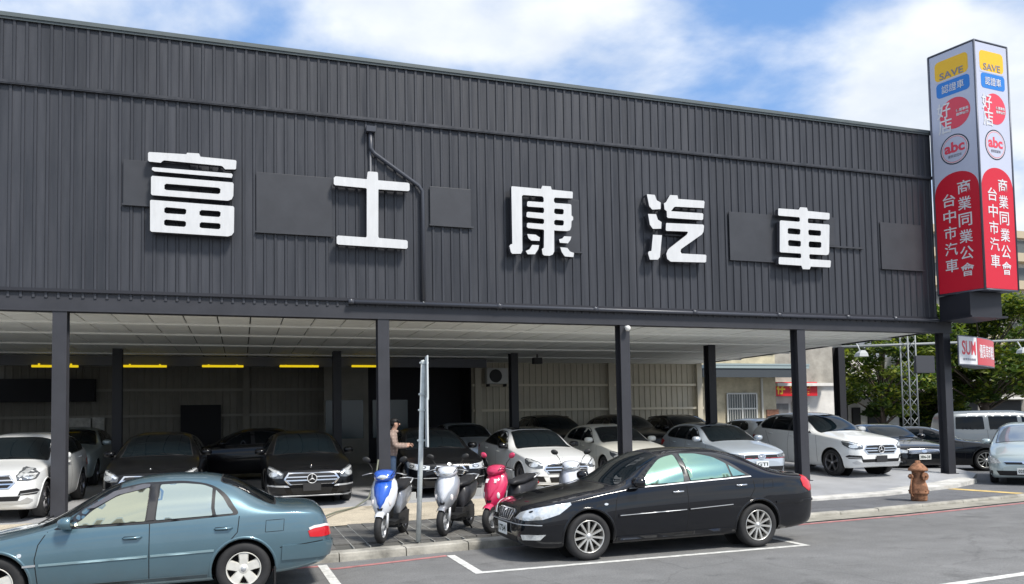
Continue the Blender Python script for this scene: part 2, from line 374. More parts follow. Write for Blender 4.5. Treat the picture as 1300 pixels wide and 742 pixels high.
# sloping concrete apron, lot floor
def pchip(K):
    xs = [k[0] for k in K]; ys = [k[1] for k in K]
    def f(x):
        if x <= xs[0]: return ys[0]
        for i in range(len(xs)-1):
            if x <= xs[i+1]: t = (x-xs[i])/(xs[i+1]-xs[i]); return ys[i]+(ys[i+1]-ys[i])*t
        return ys[-1]
    return f
_fz = pchip([(14.6, .105), (15.4, .13), (16.9, .22), (17.5, .25), (19, .33), (26, .42), (34, .46)])
def fz(x, y): return _fz(y)
AP = [(-14, 16.7), (1.9, 16.8), (5, 17.2), (9.2, 17.3)]
sheet('concrete_apron', SWE+AP[::-1], lambda x, y: .118+.096*(y > interp(SWE, x)+.5), asphalt('apron concrete', (.50, .44, .34), .42))
sheet('lot_floor', [*AP, (9.2, 14.78), (12, 14.66), (14, 14.8), (17, 15.6), (18.4, 16.3), (19.6, 17.2), (20.4, 19), (20.4, 34), (-14, 34)], fz, LOTC, thick=.25, inner=[(x_*1.5, y_) for x_ in range(-9, 14) for y_ in (17.5, 18.2, 19, 21, 23.5, 26, 30)])
sheet('lot_edge', [(9.2, 14.70), (12, 14.58), (14, 14.72), (17, 15.52), (18.5, 16.25), (18.3, 16.62), (16.8, 16.05), (14, 15.2), (12, 15.02), (9.2, 15.1)], lambda x, y: fz(x, y)+.006, mat('worn white edge', (.52, .51, .48), .8, var=.35, vscale=2.2, bump=.3), thick=.16)
kr3 = [tuple(q) for q in strip(KR[:5], 0, .65)[0]]
sheet('side_pavement', [(9.2, 12.45), *kr3[1:], (60, 22.6), (60, 60), (20.0, 60), (20.0, 19), (17.5, 17), (14, 15.4), (9.2, 15.2)], .06, ASPHALT2)
# painted marks
def mark(name, pts, z, m): return sheet(name, pts, z, m)
def pline(name, path, wd, z, m):
    L, R = strip([tuple(p) for p in path], -wd/2, wd/2); return sheet(name, [*R, *L[::-1]], z, m)
def O(px, py): q = onZ(px, py, 0); return (q.x, q.y)
pline('red_line', [(-9, 11.08), (1.0, 11.17), O(423, 723), O(567, 706)], .11, .004, RED_PAINT)
pline('red_line', [(6.6, 11.72), (8.9, 11.82), (10, 11.93), (12, 12.08), (16, 12.7), (22, 13.75)], .12, .004, RED_PAINT)
pline('bay_line', [(2.86, 11.29), (2.86, 9.9)], .12, .005, WHITE_PAINT)
pline('bay_line', [(2.80, 9.84), (7.98, 9.94)], .11, .0052, WHITE_PAINT)
pline('bay_line', [(7.93, 11.4), (7.93, 10.0)], .11, .005, WHITE_PAINT)
pline('bay_line', [(1.05, 11.25), (1.08, 9.7)], .12, .005, WHITE_PAINT)
pline('bay_line', [(-4.6, 9.55), (1.14, 9.68)], .11, .0052, WHITE_PAINT)
pline('lane_line', [O(1190, 745), O(1300, 729), (15, 8.05)], .13, .004, WHITE_PAINT)
pline('yellow_line', [(onZ(1207, 621, .06).x, onZ(1207, 621, .06).y), (onZ(1296, 627, .06).x, onZ(1296, 627, .06).y)], .32, .066, YEL_PAINT)

# ================================================================ dealership building
FY = 17.37
bld = empty('showroom_building', (7, FY, .2), 0, 'dark grey ribbed metal showroom on steel posts above the parked cars', 'building')
def bp(b, name, m, parent=None, **k):
    """build in world space, then parent keeping place"""
    o = b.build(name, m, None, **k); o.parent = parent or bld; o.matrix_parent_inverse = Matrix.Translation((parent or bld).matrix_world.translation*-1) if parent else Matrix.Translation((-7, -FY, -.2)); return o
X0, X1 = -8.5, 18.6
b = MB(); b.box((X0, FY, 4.56), (X1, FY+.05, 8.60)); lower = bp(b, 'lower_cladding', BLK_METAL)
b = MB(); b.box((X0, FY-.02, 8.60), (X1, FY+.03, 9.88)); upper = bp(b, 'upper_cladding', BLK_METAL)
def ribs(z0, z1, y, parent, ph):
    q = MB(); d = .026; a, c_ = .036, .022
    for sgn in (0,):
        pr = [(-a, 0), (-c_, -d), (c_, -d), (a, 0)]
        r0 = [(x, yy, 0) for x, yy in pr]; r1 = [(x, yy, z1-z0) for x, yy in pr]
        q.loft([r0, r1], smooth=False)
    me = q.mesh('rib'); me.materials.append(BLK_METAL); x = X0+ph
    while x < X1-.05:
        o = bpy.data.objects.new('rib', me); o.location = (x-7, y-FY, z0-.2); link(o, parent); x += .2125
        # parent transform of the cladding is the building's
for (z0, z1, y, par, ph) in ((4.46, 8.56, FY, lower, .06), (8.64, 9.84, FY-.02, upper, .115)):
    ribs(z0, z1, y, par, ph)
    par.matrix_parent_inverse = Matrix.Identity(4)
    for v in par.data.vertices: v.co -= Vector((7, FY, .2))
b = MB(); b.box((X0, FY-.10, 9.88), (X1+.02, FY+.10, 9.96)); b.box((X0, FY-.075, 9.835), (X1+.02, FY-.055, 9.88)); bp(b, 'parapet_cap', mat('cap flashing', (.10, .12, .125), .4, var=.1))
b = MB(); b.box((X0, FY-.075, 8.565), (X1, FY-.02, 8.60)); b.box((X0, FY-.082, 8.585), (X1, FY-.075, 8.64)); bp(b, 'band_flashing', BLK_METAL)
b = MB(); b.box((X0, FY-.045, 4.56), (X1, FY-.0, 4.64)); b.box((X0, FY-.07, 4.575), (X1, FY-.045, 4.60)); bp(b, 'bottom_flashing', mat('dark flashing', (.022, .023, .03), .5))
b = MB(); b.box((X0, FY-.005, 4.22), (19.1, FY+.02, 4.56)); b.box((X0, FY-.05, 4.20), (19.1, FY+.22, 4.235)); b.box((X0, FY+.02, 4.50), (19.1, FY+.22, 4.55)); bp(b, 'front_beam', POST_METAL)
b = MB(); b.box((18.52, FY+.06, 4.22), (18.6, 29, 9.86)); bp(b, 'side_cladding', BLK_METAL)
b = MB(); b.box((X0, FY+.06, 4.45), (18.5, 32.4, 4.53)); bp(b, 'roof', mat('roof sheet', (.2, .21, .22), .5))
# horizontal pipe with clips, downpipe
b = MB(); b.tube([(2.2, FY-.10, 4.55), (18.55, FY-.10, 4.53)], .045, 10)
for x in (2.25, 5.6, 8.0, 10.7, 13.2, 15.4, 17.0): b.tube([(x-.06, FY-.10, 4.55), (x+.06, FY-.10, 4.55)], .056, 10)
bp(b, 'conduit_pipe', mat('pipe paint', (.055, .06, .075), .35))
for x in (2.25, 3.83, 5.6, 8.0, 10.7, 13.2, 15.4, 17.0):
    q = MB(); q.tube([(x, FY-.16, 4.57), (x, FY-.10, 4.60), (x, FY-.04, 4.57)], .014, 6); bp(q, 'pipe_clip', mat('zinc', (.45, .46, .47), .4, .6))
b = MB(); b.tube([(2.70, FY-.09, 8.38), (2.70, FY-.09, 7.95), (2.78, FY-.09, 7.84), (3.76, FY-.09, 7.20), (3.84, FY-.09, 7.08), (3.84, FY-.09, 4.62)], .045, 10)
b.box((2.60, FY-.18, 8.30), (2.80, FY-.03, 8.42)); bp(b, 'downpipe', mat('pipe paint', (0, 0, 0)))
b = MB(); b.tube([(2.70, FY-.05, 7.9), (2.70, FY-.05, 5.9)], .022, 6); bp(b, 'conduit', mat('grey conduit', (.16, .165, .18), .5))
# flat cover panels left from older lettering
for (xa, xb, za, zb) in ((-2.21, -1.0, 6.38, 7.27), (.31, 1.86, 5.98, 7.23), (4.02, 4.97, 6.36, 7.22), (6.75, 7.66, 5.92, 7.17), (11.82, 13.9, 5.96, 7.18), (14.75, 15.10, 6.50, 7.24), (16.66, 18.11, 5.95, 7.22)):
    q = MB(); q.bbox((xa, FY-.060, za), (xb, FY-.034, zb), .006); q.box((xa-.02, FY-.085, za-.035), (xb+.05, FY-.034, za)); bp(q, 'cover_panel', FLAT_PANEL)
q = MB(); q.box((14.9, FY-.085, 6.43), (16.05, FY-.034, 6.47)); bp(q, 'cover_ledge', FLAT_PANEL)
q = MB(); q.box((9.95, FY-.085, 6.45), (10.9, FY-.034, 6.49)); bp(q, 'cover_ledge', FLAT_PANEL)
# posts: welded H sections
def post(x, y, ztop=4.22, m=POST_METAL):
    q = MB(); z0 = fz(x, y)-.01
    q.box((x-.125, y-.01, z0), (x+.125, y+.012, ztop)); q.box((x-.125, y+.26, z0), (x+.125, y+.282, ztop)); q.box((x-.012, y+.012, z0), (x+.012, y+.26, ztop))
    q.box((x-.19, y-.05, z0), (x+.19, y+.32, z0+.025))
    bp(q, 'post', m)
PX = [-3.31, 2.955, 8.80, 13.93, 18.88]
for x in PX: post(x, FY-.02)
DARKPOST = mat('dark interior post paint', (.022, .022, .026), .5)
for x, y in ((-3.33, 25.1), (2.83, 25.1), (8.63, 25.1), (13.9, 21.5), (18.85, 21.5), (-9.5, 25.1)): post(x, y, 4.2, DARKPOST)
# ceiling: panels on battens
ceil = MB()
ROWS = [17.62, 19.0, 21.1, 23.7, 26.6, 29.5, 32.3]
for y in ROWS[1:-1]: ceil.box((X0, y-.03, 4.165), (18.5, y+.03, 4.235))
cv_ = MB(); cv_.box((X0, FY+.24, 4.245), (18.5, 32.3, 4.26)); bp(cv_, 'ceiling_void', mat('ceiling void', (.06, .06, .06), .8))
CEILM = mat('white ceiling sheet', (.84, .85, .81), .6, var=.08, vscale=1.2)
BATM = mat('white batten', (.8, .81, .78), .5)
ceilo = bp(ceil, 'ceiling', BATM); ceilo.matrix_parent_inverse = Matrix.Identity(4)
for v in ceilo.data.vertices: v.co -= Vector((7, FY, .2))
k = 0
for ya, yb in zip(ROWS[:-1], ROWS[1:]):
    q = MB(); q.bbox((-.318, ya+.035, 4.205), (.318, yb-.035, 4.24), .008); me = q.mesh('ceiling_panel'); me.materials.append(CEILM)
    x = -8.1
    while x < 18.3:
        if yb < 30 or x < 9:
            o = bpy.data.objects.new('ceiling_panel', me); o.location = (x-7, -FY, -.2+random.uniform(-.004, .004)); link(o, ceilo); k += 1
        x += .664
# yellow tube lights under the deep beam
LAMPY = mat('yellow tube', (.8, .6, .02), .4, emit=(1.0, .72, .01), estr=.35)
b = MB(); b.box((X0, 27.2, 3.86), (8.3, 27.35, 4.16)); bp(b, 'deep_beam', mat('dim beam', (.12, .125, .14), .6))
for px in (70, 184, 283, 380, 470):
    c = onY(px, 465, 27.0); q = MB(); q.bbox((c.x-.62, c.y-.03, c.z-.04), (c.x+.62, c.y+.03, c.z+.03), .01)
    q.bbox((c.x-.45, c.y-.02, c.z+.03), (c.x-.40, c.y+.02, 3.9), .005); q.bbox((c.x+.40, c.y-.02, c.z+.03), (c.x+.45, c.y+.02, 3.9), .005)
    o = q.build('tube_light', LAMPY, None, 'yellow tube lamp under the ceiling above the dark cars', 'lamp', 'yellow tube lamps')
# rear walls: ribbed sheet with girts and columns
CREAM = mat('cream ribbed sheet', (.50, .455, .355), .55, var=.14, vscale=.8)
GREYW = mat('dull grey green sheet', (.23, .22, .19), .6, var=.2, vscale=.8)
def backwall(xa, xb, y, m, cols, z1=4.2):
    q = MB(); q.box((xa, y, .2), (xb, y+.05, z1)); wl = bp(q, 'rear_wall', m); wl.matrix_parent_inverse = Matrix.Identity(4)
    for v in wl.data.vertices: v.co -= Vector((7, FY, .2))
    rb = MB(); rb.loft([[(-.035, 0, 0), (-.02, -.03, 0), (.02, -.03, 0), (.035, 0, 0)], [(-.035, 0, z1-.22), (-.02, -.03, z1-.22), (.02, -.03, z1-.22), (.035, 0, z1-.22)]], smooth=False)
    me = rb.mesh('rib'); me.materials.append(m); x = xa+.12
    while x < xb:
        o = bpy.data.objects.new('rib', me); o.location = (x-7, y-FY, .01); link(o, wl); x += .25
    for z in (2.32, 3.28):
        q = MB(); q.box((xa, y-.16, z), (xb, y-.035, z+.09)); bp(q, 'girt', mat(m.name+' girt', tuple(min(.8, v_*1.35) for v_ in m.node_tree.nodes['Principled BSDF'].inputs['Base Color'].default_value[:3]), .5))
    for x in cols:
        q = MB(); q.box((x-.12, y-.24, .2), (x+.12, y-.125, z1)); bp(q, 'wall_column', m)
backwall(8.3, 18.3, 29.2, CREAM, (8.5, 14.05, 18.1))
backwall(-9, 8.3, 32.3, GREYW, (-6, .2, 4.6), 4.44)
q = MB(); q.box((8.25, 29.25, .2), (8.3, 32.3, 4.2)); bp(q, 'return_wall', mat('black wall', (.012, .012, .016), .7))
q = MB(); q.box((-9, 17.8, .2), (-8.95, 32.3, 4.2)); bp(q, 'left_wall', GREYW)
# office front: dark box with glazed band, dim
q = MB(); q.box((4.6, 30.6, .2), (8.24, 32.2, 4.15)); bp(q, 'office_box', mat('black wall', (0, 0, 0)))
GLZ = mat('dim office glass', (.03, .06, .07), .15)
for (x0, x1, z0, z1) in ((3.0, 4.4, 1.4, 2.85), (4.75, 6.1, 1.4, 2.85)):
    q = MB(); q.bbox((x0, 30.5, z0), (x1, 30.56, z1), .01); bp(q, 'office_window', GLZ)
q = MB(); q.box((2.95, 30.56, .2), (4.6, 30.62, 4.15)); bp(q, 'office_wall', GREYW)
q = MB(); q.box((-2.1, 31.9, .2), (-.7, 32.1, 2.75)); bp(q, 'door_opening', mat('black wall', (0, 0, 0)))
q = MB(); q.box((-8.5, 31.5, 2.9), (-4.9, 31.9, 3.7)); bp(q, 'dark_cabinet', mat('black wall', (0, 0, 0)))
for (px, py, wd, lb_) in ((103, 541, .75, 'larger pale framed notice on the dim wall behind the white cars'), (124, 540, .45, 'smaller pale framed notice on the dim wall beside the larger notice')):
    c = onY(px, py, 31.95); q = MB(); q.bbox((c.x-wd/2, 31.9, c.z-.28), (c.x+wd/2, 31.96, c.z+.28), .01); q.build('wall_notice', mat('pale notice', (.5, .5, .47), .7, var=.3, vscale=8), None, lb_, 'notice', 'framed notices on the dim rear wall')
# outdoor air-conditioner unit on the cream wall
c = onY(629, 478, 29.0)
ac = empty('air_conditioner', (c.x, 28.9, c.z), 0, 'air conditioner outdoor unit fixed high on the cream rear wall', 'air conditioner')
q = MB(); q.bbox((-.42, -.18, -.30), (.42, .15, .30), .02); q.build('case', mat('ac white', (.55, .55, .52), .5), ac)
q = MB(); q.lathe([(.23, -.185), (.25, -.20), (.23, -.20), (.0, -.19)], 20, 'y', (-.08, 0, 0)); q.build('fan_grille', mat('black plastic', (.015, .015, .015), .5), ac)
q = MB(); q.box((-.36, -.16, -.40), (-.31, .16, -.30)); q.box((.31, -.16, -.40), (.36, .16, -.30)); q.build('bracket', mat('black plastic', (0, 0, 0)), ac)
c = onY(682, 458, 25.4); q = MB(); q.bbox((c.x-.16, c.y-.1, c.z-.12), (c.x+.16, c.y+.1, c.z+.1), .03); q.tube([(c.x, c.y, c.z+.1), (c.x, c.y, 4.2)], .025); q.build('ceiling_speaker', mat('black plastic', (0, 0, 0)), None, 'small black fixture hanging from the ceiling before the cream wall', 'speaker')
# dome camera on post
c = onY(797, 417, FY-.15); cc = empty('security_camera', c, 0, 'small white security camera at the top of a dark post', 'security camera')
q = MB(); q.ell((0, 0, 0), (.07, .07, .07)); q.build('dome', mat('white plastic', (.75, .75, .73), .4), cc)
q = MB(); q.tube([(0, .0, .03), (0, .16, .05)], .03); q.build('arm', mat('white plastic', (0, 0, 0)), cc)

# ---------------------------------------------------------------- channel letters
LETM = mat('white channel letter', (.61, .62, .63), .45, var=.08, vscale=3, stretch=(3, 3, .6))
LSIDE = mat('letter return', (.05, .05, .06), .5)
def letter(word, crop, sc, pieces, label):
    ox, oy = crop; YF = FY-.26
    def cv(q): P = onY(ox+q[0]/sc, oy+q[1]/sc, YF); return (P.x, P.z)
    allp = [cv(q) for pc in pieces for q in pc[0]]; cx = sum(p[0] for p in allp)/len(allp); cz = min(p[1] for p in allp)
    root = empty('sign_letter', (cx, YF, cz), 0, label, 'sign letter', 'white facade characters')
    for pc in pieces:
        poly = [cv(q) for q in pc[0]]; holes = [[cv(q) for q in h] for h in pc[1:]]
        q = MB(); q.prism(poly, holes, lambda x, z, d: (x-cx, d, z-cz), 0, .012); st = q.build('stroke', LETM, root)
        q = MB(); q.prism(poly, holes, lambda x, z, d: (x-cx, d, z-cz), .013, .13); q.build('return', LSIDE, st)
        mx_ = sum(p[0] for p in poly)/len(poly); mz_ = sum(p[1] for p in poly)/len(poly)
    q = MB()
    for pc in pieces:
        poly = [cv(p) for p in pc[0]]
        for p in (poly[len(poly)//8], poly[len(poly)*5//8]):
            mx_ = sum(t[0] for t in poly)/len(poly); mz_ = sum(t[1] for t in poly)/len(poly); sx_ = p[0]+(mx_-p[0])*.08; sz_ = p[1]+(mz_-p[1])*.08
            q.box((sx_-cx-.015, .12, sz_-cz-.015), (sx_-cx+.015, .25, sz_-cz+.015))
    q.build('standoff', LSIDE, root)
letter('fu', (180, 180), 5.3, [
 [[(50,70),(300,85),(305,75),(385,80),(395,102),(630,125),(637,132),(634,182),(628,187),(560,186),(545,168),(535,163),(150,126),(138,132),(128,142),(50,134),(42,126),(42,78)]],
 [[(75,172),(605,215),(612,225),(605,244),(85,200),(68,190),(68,178)]],
 [[(70,230),(610,275),(618,285),(616,365),(605,388),(580,398),(70,360),(62,352),(62,240)], [(165,283),(515,310),(530,320),(528,345),(515,353),(165,326),(152,318),(152,292)]],
 [[(62,392),(615,435),(622,445),(620,610),(605,630),(580,638),(65,606),(56,598),(56,398)], [(165,441),(290,452),(300,460),(298,482),(288,491),(165,483),(151,475),(151,450)], [(402,460),(520,468),(531,477),(529,500),(518,508),(402,500),(388,492),(388,470)], [(163,524),(288,535),(298,543),(297,565),(286,574),(163,566),(150,558),(150,532)], [(402,542),(520,550),(530,558),(529,582),(518,590),(402,582),(389,574),(389,552)]]],
 'white raised character 富 with four slots, on the ribbed facade')
letter('shi', (410, 160), 4.367, [[[(70,280),(243,296),(248,256),(255,253),(300,256),(305,262),(306,302),(472,316),(480,322),(481,355),(474,362),(310,352),(307,356),(307,615),(312,622),(462,634),(470,641),(470,675),(463,682),(85,658),(76,651),(76,616),(83,608),(238,619),(243,612),(243,350),(238,345),(68,329),(60,322),(60,288)]]],
 'white raised character 士 of one upright and two bars beside the downpipe')
letter('kang', (635, 225), 6.45, [
 [[(95,75),(335,97),(345,72),(415,77),(422,103),(590,120),(595,128),(593,175),(450,168),(440,178),(440,200),(450,213),(575,222),(583,230),(584,315),(597,325),(598,350),(584,362),(582,410),(572,435),(550,443),(442,437),(443,610),(430,635),(405,645),(360,642),(348,630),(342,590),(358,578),(360,440),(355,430),(230,418),(218,408),(220,380),(230,375),(350,385),(360,375),(360,350),(350,342),(225,330),(215,322),(218,290),(228,285),(352,296),(360,285),(360,260),(352,250),(230,242),(220,235),(222,205),(230,198),(350,207),(358,198),(356,170),(345,158),(190,147),(178,155),(182,605),(170,628),(100,628),(88,615),(76,565),(85,552),(100,548),(92,85)],
  [(452,258),(510,262),(521,270),(520,298),(510,307),(455,303),(442,292),(442,268)], [(455,350),(512,354),(522,362),(521,388),(511,398),(455,395),(442,385),(442,360)]],
 [[(222,467),(290,472),(325,495),(322,523),(255,520),(232,500)]], [[(262,556),(318,558),(312,590),(285,632),(225,632),(210,605),(240,592)]], [[(525,485),(583,488),(575,515),(555,543),(490,538),(482,510),(510,503)]], [[(492,575),(550,580),(572,610),(605,622),(600,655),(530,650),(505,615)]]],
 'white raised character 康 with four loose dots, on the ribbed facade')
letter('qi', (805, 235), 6.45, [
 [[(105,76),(170,82),(185,125),(218,145),(217,198),(150,202),(125,175)]], [[(115,238),(180,240),(195,285),(225,305),(222,358),(155,360),(130,325)]], [[(155,408),(228,412),(212,590),(195,612),(130,612),(115,560),(120,545),(143,540)]],
 [[(295,83),(355,86),(362,115),(570,130),(577,140),(573,190),(340,178),(328,182),(302,215),(558,232),(567,240),(565,282),(555,288),(278,270),(270,262),(268,215),(250,200),(245,150),(262,142),(275,118)]],
 [[(268,312),(565,325),(573,335),(568,385),(555,405),(385,525),(380,545),(390,562),(585,572),(592,580),(590,630),(580,635),(300,628),(272,605),(265,565),(275,535),(290,518),(430,410),(442,390),(435,382),(265,376),(260,368),(262,318)]]],
 'white raised character 汽 with three strokes at its side, on the ribbed facade')
letter('che', (960, 250), 6.745, [[[(195,100),(365,112),(378,90),(435,94),(443,122),(625,140),(629,148),(628,190),(618,196),(450,185),(443,192),(443,218),(450,226),(620,238),(628,246),(625,475),(618,495),(600,500),(462,492),(455,500),(456,525),(465,535),(632,545),(640,552),(637,600),(628,606),(468,598),(458,622),(400,620),(388,590),(200,578),(193,570),(195,522),(203,517),(378,527),(386,520),(386,495),(378,486),(212,476),(203,468),(203,210),(212,203),(365,215),(375,208),(374,182),(365,175),(198,162),(189,155),(190,105)],
  [(280,268),(370,276),(380,285),(378,318),(368,325),(280,318),(270,310),(270,278)], [(455,282),(548,290),(556,298),(555,328),(546,336),(458,330),(448,322),(446,292)], [(285,370),(375,378),(384,386),(383,420),(373,428),(285,422),(275,414),(273,380)], [(460,382),(550,388),(559,396),(558,430),(548,438),(460,434),(450,426),(450,392)]]],
 'white raised character 車 beside the large flat cover panel')

# ---------------------------------------------------------------- pylon sign
SIGNW = mat('sign face pale', (.52, .55, .67), .35, var=.03, vscale=1); SIGNR = mat('sign face red', (.60, .010, .03), .35)
SGR2 = mat('sign red soft', (.72, .06, .10), .35); SYEL = mat('sign yellow', (.85, .50, .02), .35); SBLU = mat('sign blue', (.02, .20, .62), .35)
SWHT = mat('sign white', (.70, .70, .72), .35); SDRK = mat('sign dark', (.03, .03, .06), .4); SGRY = mat('sign grey text', (.22, .22, .27), .4); SFR = mat('sign frame', (.10, .11, .14), .4, .3)
A0 = Vector((18.50, 17.2, 5.22)); B0 = Vector((18.78, 15.95, 5.22)); C0 = Vector((20.10, 16.06, 5.22)); D0 = A0+(C0-B0); PH = 6.8
pyl = empty('pylon_sign', (19.3, 16.6, 5.2), 0, 'tall red and white box sign standing at the end of the facade', 'sign'); PO = Vector((19.3, 16.6, 5.2))
q = MB(); ins = .012; cen = (A0+C0)/2
ring = [cen+(P-cen)*.985 for P in (A0, B0, C0, D0)]
q.loft([[P-PO for P in ring], [P-PO+Vector((0, 0, PH)) for P in ring]], smooth=False); q.build('cabinet', SFR, pyl)
def face(P, Q):
    ex = (Q-P).normalized(); W_ = (Q-P).length; ez = Vector((0, 0, 1)); nrm = ex.cross(ez)
    def at(x, y, d=0): return P+ex*x+ez*y+nrm*d-PO
    def poly(name, pts, m, d0, d1, par, holes=()):
        q = MB(); q.prism(pts, holes, lambda x, y, d: at(x, y, d), d1, d0); return q.build(name, m, par)
    m_ = .035; H_ = PH
    fp = poly('face_panel', [(m_, m_), (W_-m_, m_), (W_-m_, H_-m_), (m_, H_-m_)], SIGNW, -.02, .004, pyl)
    zt = H_*.455-.05
    arch = [(m_, m_), (W_-m_, m_)]+[(W_/2+(W_/2-m_)*math.cos(math.pi*i/20), zt-.32+.62*math.sin(math.pi*i/20)**.8 if 0 < i < 20 else zt-.32) for i in range(21)]
    poly('red_field', arch, SIGNR, .004, .008, fp)
    def tx(name, s, x, y, size, m, bold=0, fit=None, rot=0): 
        M = frame(at(x, y, .0135), ex, ez); return text(name, s, size, m, fp, M, bold, .002, fit=fit)
    c1 = '商業同業公會'; c2 = '台中市汽車'; k = W_/1.28
    for i, ch in enumerate(c1): tx('lettering', ch, W_*.66, 2.88-i*.455, .36, SWHT, .003, (.36*k, .36))
    for i, ch in enumerate(c2): tx('lettering', ch, W_*.33, 2.60-i*.455, .36, SWHT, .003, (.35*k, .36))
    r = .40*k
    poly('badge_ring', ellipse(W_/2, 3.98, r, .42), SDRK, .004, .007, fp); poly('badge_ring', ellipse(W_/2, 3.98, r*.92, .385), SWHT, .007, .009, fp)
    poly('badge_ring', ellipse(W_/2, 3.98, r*.87, .365), SGR2, .009, .010, fp); poly('badge_disc', ellipse(W_/2, 3.98, r*.84, .35), SIGNW, .010, .0115, fp)
    tx('lettering', 'abc', W_/2, 4.04, .35, SGR2, .012, (.56*k, .30)); tx('lettering', '優質認證車', W_/2, 3.80, .1, SGRY, 0, (.38*k, .08))
    poly('red_disc', ellipse(W_*.54, 4.98, .42*k, .43), SGR2, .004, .009, fp)
    tx('lettering', '好', W_*.30, 5.14, .4, SWHT, .004, (.38*k, .44)); tx('lettering', '店', W_*.32, 4.70, .4, SWHT, .004, (.38*k, .44))
    tx('lettering', '優質車商', W_*.70, 5.02, .1, SWHT, .002, (.34*k, .085)); tx('lettering', '值得信賴', W_*.70, 4.91, .1, SWHT, .002, (.34*k, .08))
    poly('yellow_patch', rrect(W_*.14, 6.00, W_*.86, 6.56, .12), SYEL, .004, .008, fp)
    poly('blue_patch', rrect(W_*.16, 5.52, W_*.88, 5.94, .10), SBLU, .004, .008, fp)
    poly('pale_gap', [(W_*.14, 5.955), (W_*.86, 5.955), (W_*.86, 6.0), (W_*.14, 6.0)], SIGNW, .004, .0085, fp)
    tx('lettering', 'SAVE', W_*.5, 6.12, .25, SGRY, .003, (.66*k, .19)); tx('lettering', '認證車', W_*.52, 5.73, .25, SWHT, .001, (.62*k, .23))
face(A0, B0); face(B0, C0)
# edge trims
q = MB()
for P in (A0, B0, C0):
    q.tube([P-PO, P-PO+Vector((0, 0, PH))], .028, 8)
for z in (0, PH): q.tube([A0-PO+Vector((0, 0, z)), B0-PO+Vector((0, 0, z)), C0-PO+Vector((0, 0, z))], .026, 6)
q.build('trim', SFR, pyl)
# dark bracket below the pylon
q = MB(); q.box((18.62, 16.3, 4.55), (19.75, 17.3, 5.2)); q.box((18.55, 16.2, 4.5), (19.85, 17.36, 4.55)); bp(q, 'pylon_bracket', mat('dark flashing', (0, 0, 0)))
# curved lightbox below
cs = empty('curved_sign', (18.80, 16.92, 3.30), 0, 'curved white and red lightbox sign fixed to the end post', 'sign')
CS0, CS1 = Vector((.02, .0, 0)), Vector((2.75, 1.2, 0)); CSN = Vector((CS1.y-CS0.y, -(CS1.x-CS0.x), 0)).normalized()
def curv(s, z, d=0):
    P = CS0+(CS1-CS0)*s+CSN*(.14*4*s*(1-s)); t = ((CS1-CS0)+CSN*(.14*4*(1-2*s))).normalized(); n = Vector((t.y, -t.x, 0)); P = P+n*d; return Vector((P.x, P.y, z))
def cpatch(name, s0, s1, z0, z1, m, d0, d1, n=12):
    q = MB(); r = []
    for i in range(n+1):
        s = s0+(s1-s0)*i/n; r.append([curv(s, z0, d0), curv(s, z0, d1), curv(s, z1, d1), curv(s, z1, d0)])
    q.loft(r, smooth=False); return q.build(name, m, cs)
q = MB(); q.loft([[curv(s_, -.03, -.02-.5*min(1, s_*2.2)), curv(s_, -.03, 0), curv(s_, .80, 0), curv(s_, .80, -.02-.5*min(1, s_*2.2))] for s_ in [i_/20 for i_ in range(21)]], smooth=False); cab = q.build('cabinet', SFR, cs)
cpatch('white_face', .01, .36, 0, .77, SWHT, .001, .006); cpatch('red_face', .37, .99, 0, .77, mat('sign red pale', (.52, .05, .06), .4), .001, .006)
def ctext(s, s0, s1, z0, z1, m, bold):
    me = text_mesh(s, .3, bold, .002); xs = [v.co.x for v in me.vertices]; ys = [v.co.y for v in me.vertices]
    for v in me.vertices:
        u = (v.co.x-min(xs))/(max(xs)-min(xs)) if False else None
    x0, x1, y0, y1 = min(xs), max(xs), min(ys), max(ys)
    for v in me.vertices: v.co = curv(s0+(s1-s0)*(v.co.x-x0)/(x1-x0), z0+(z1-z0)*(v.co.y-y0)/(y1-y0), .0065+(v.co.z+.002)*1.0)
    me.materials.append(m); o = bpy.data.objects.new('lettering', me); link(o, cs)
ctext('SUM', .06, .33, .26, .66, SIGNR, .005); ctext('優質車商聯盟', .42, .95, .20, .60, SWHT, .002); ctext('優質車商聯盟', .07, .32, .10, .17, SGRY, 0)
# ================================================================ cars
def pchip(K):
    xs = [k[0] for k in K]; ys = [k[1] for k in K]; n = len(xs)
    d = [(ys[i+1]-ys[i])/(xs[i+1]-xs[i]) for i in range(n-1)]; m = [0.0]*n
    m[0] = d[0]; m[-1] = d[-1]
    for i in range(1, n-1):
        if d[i-1]*d[i] > 0:
            w1 = 2*(xs[i+1]-xs[i])+(xs[i]-xs[i-1]); w2 = (xs[i+1]-xs[i])+2*(xs[i]-xs[i-1]); m[i] = (w1+w2)/(w1/d[i-1]+w2/d[i])
    def f(x):
        if x <= xs[0]: return ys[0]
        if x >= xs[-1]: return ys[-1]
        lo, hi = 0, n-1
        while hi-lo > 1:
            md = (lo+hi)//2
            if xs[md] <= x: lo = md
            else: hi = md
        h = xs[hi]-xs[lo]; t = (x-xs[lo])/h; t2 = t*t; t3 = t2*t
        return (2*t3-3*t2+1)*ys[lo]+(t3-2*t2+t)*h*m[lo]+(-2*t3+3*t2)*ys[hi]+(t3-t2)*h*m[hi]
    return f
def smooth(a, b, x):
    t = max(0, min(1, (x-a)/(b-a))); return t*t*(3-2*t)
def ccw(P):
    a = sum(P[i-1][0]*P[i][1]-P[i][0]*P[i-1][1] for i in range(len(P))); return P if a > 0 else P[::-1]
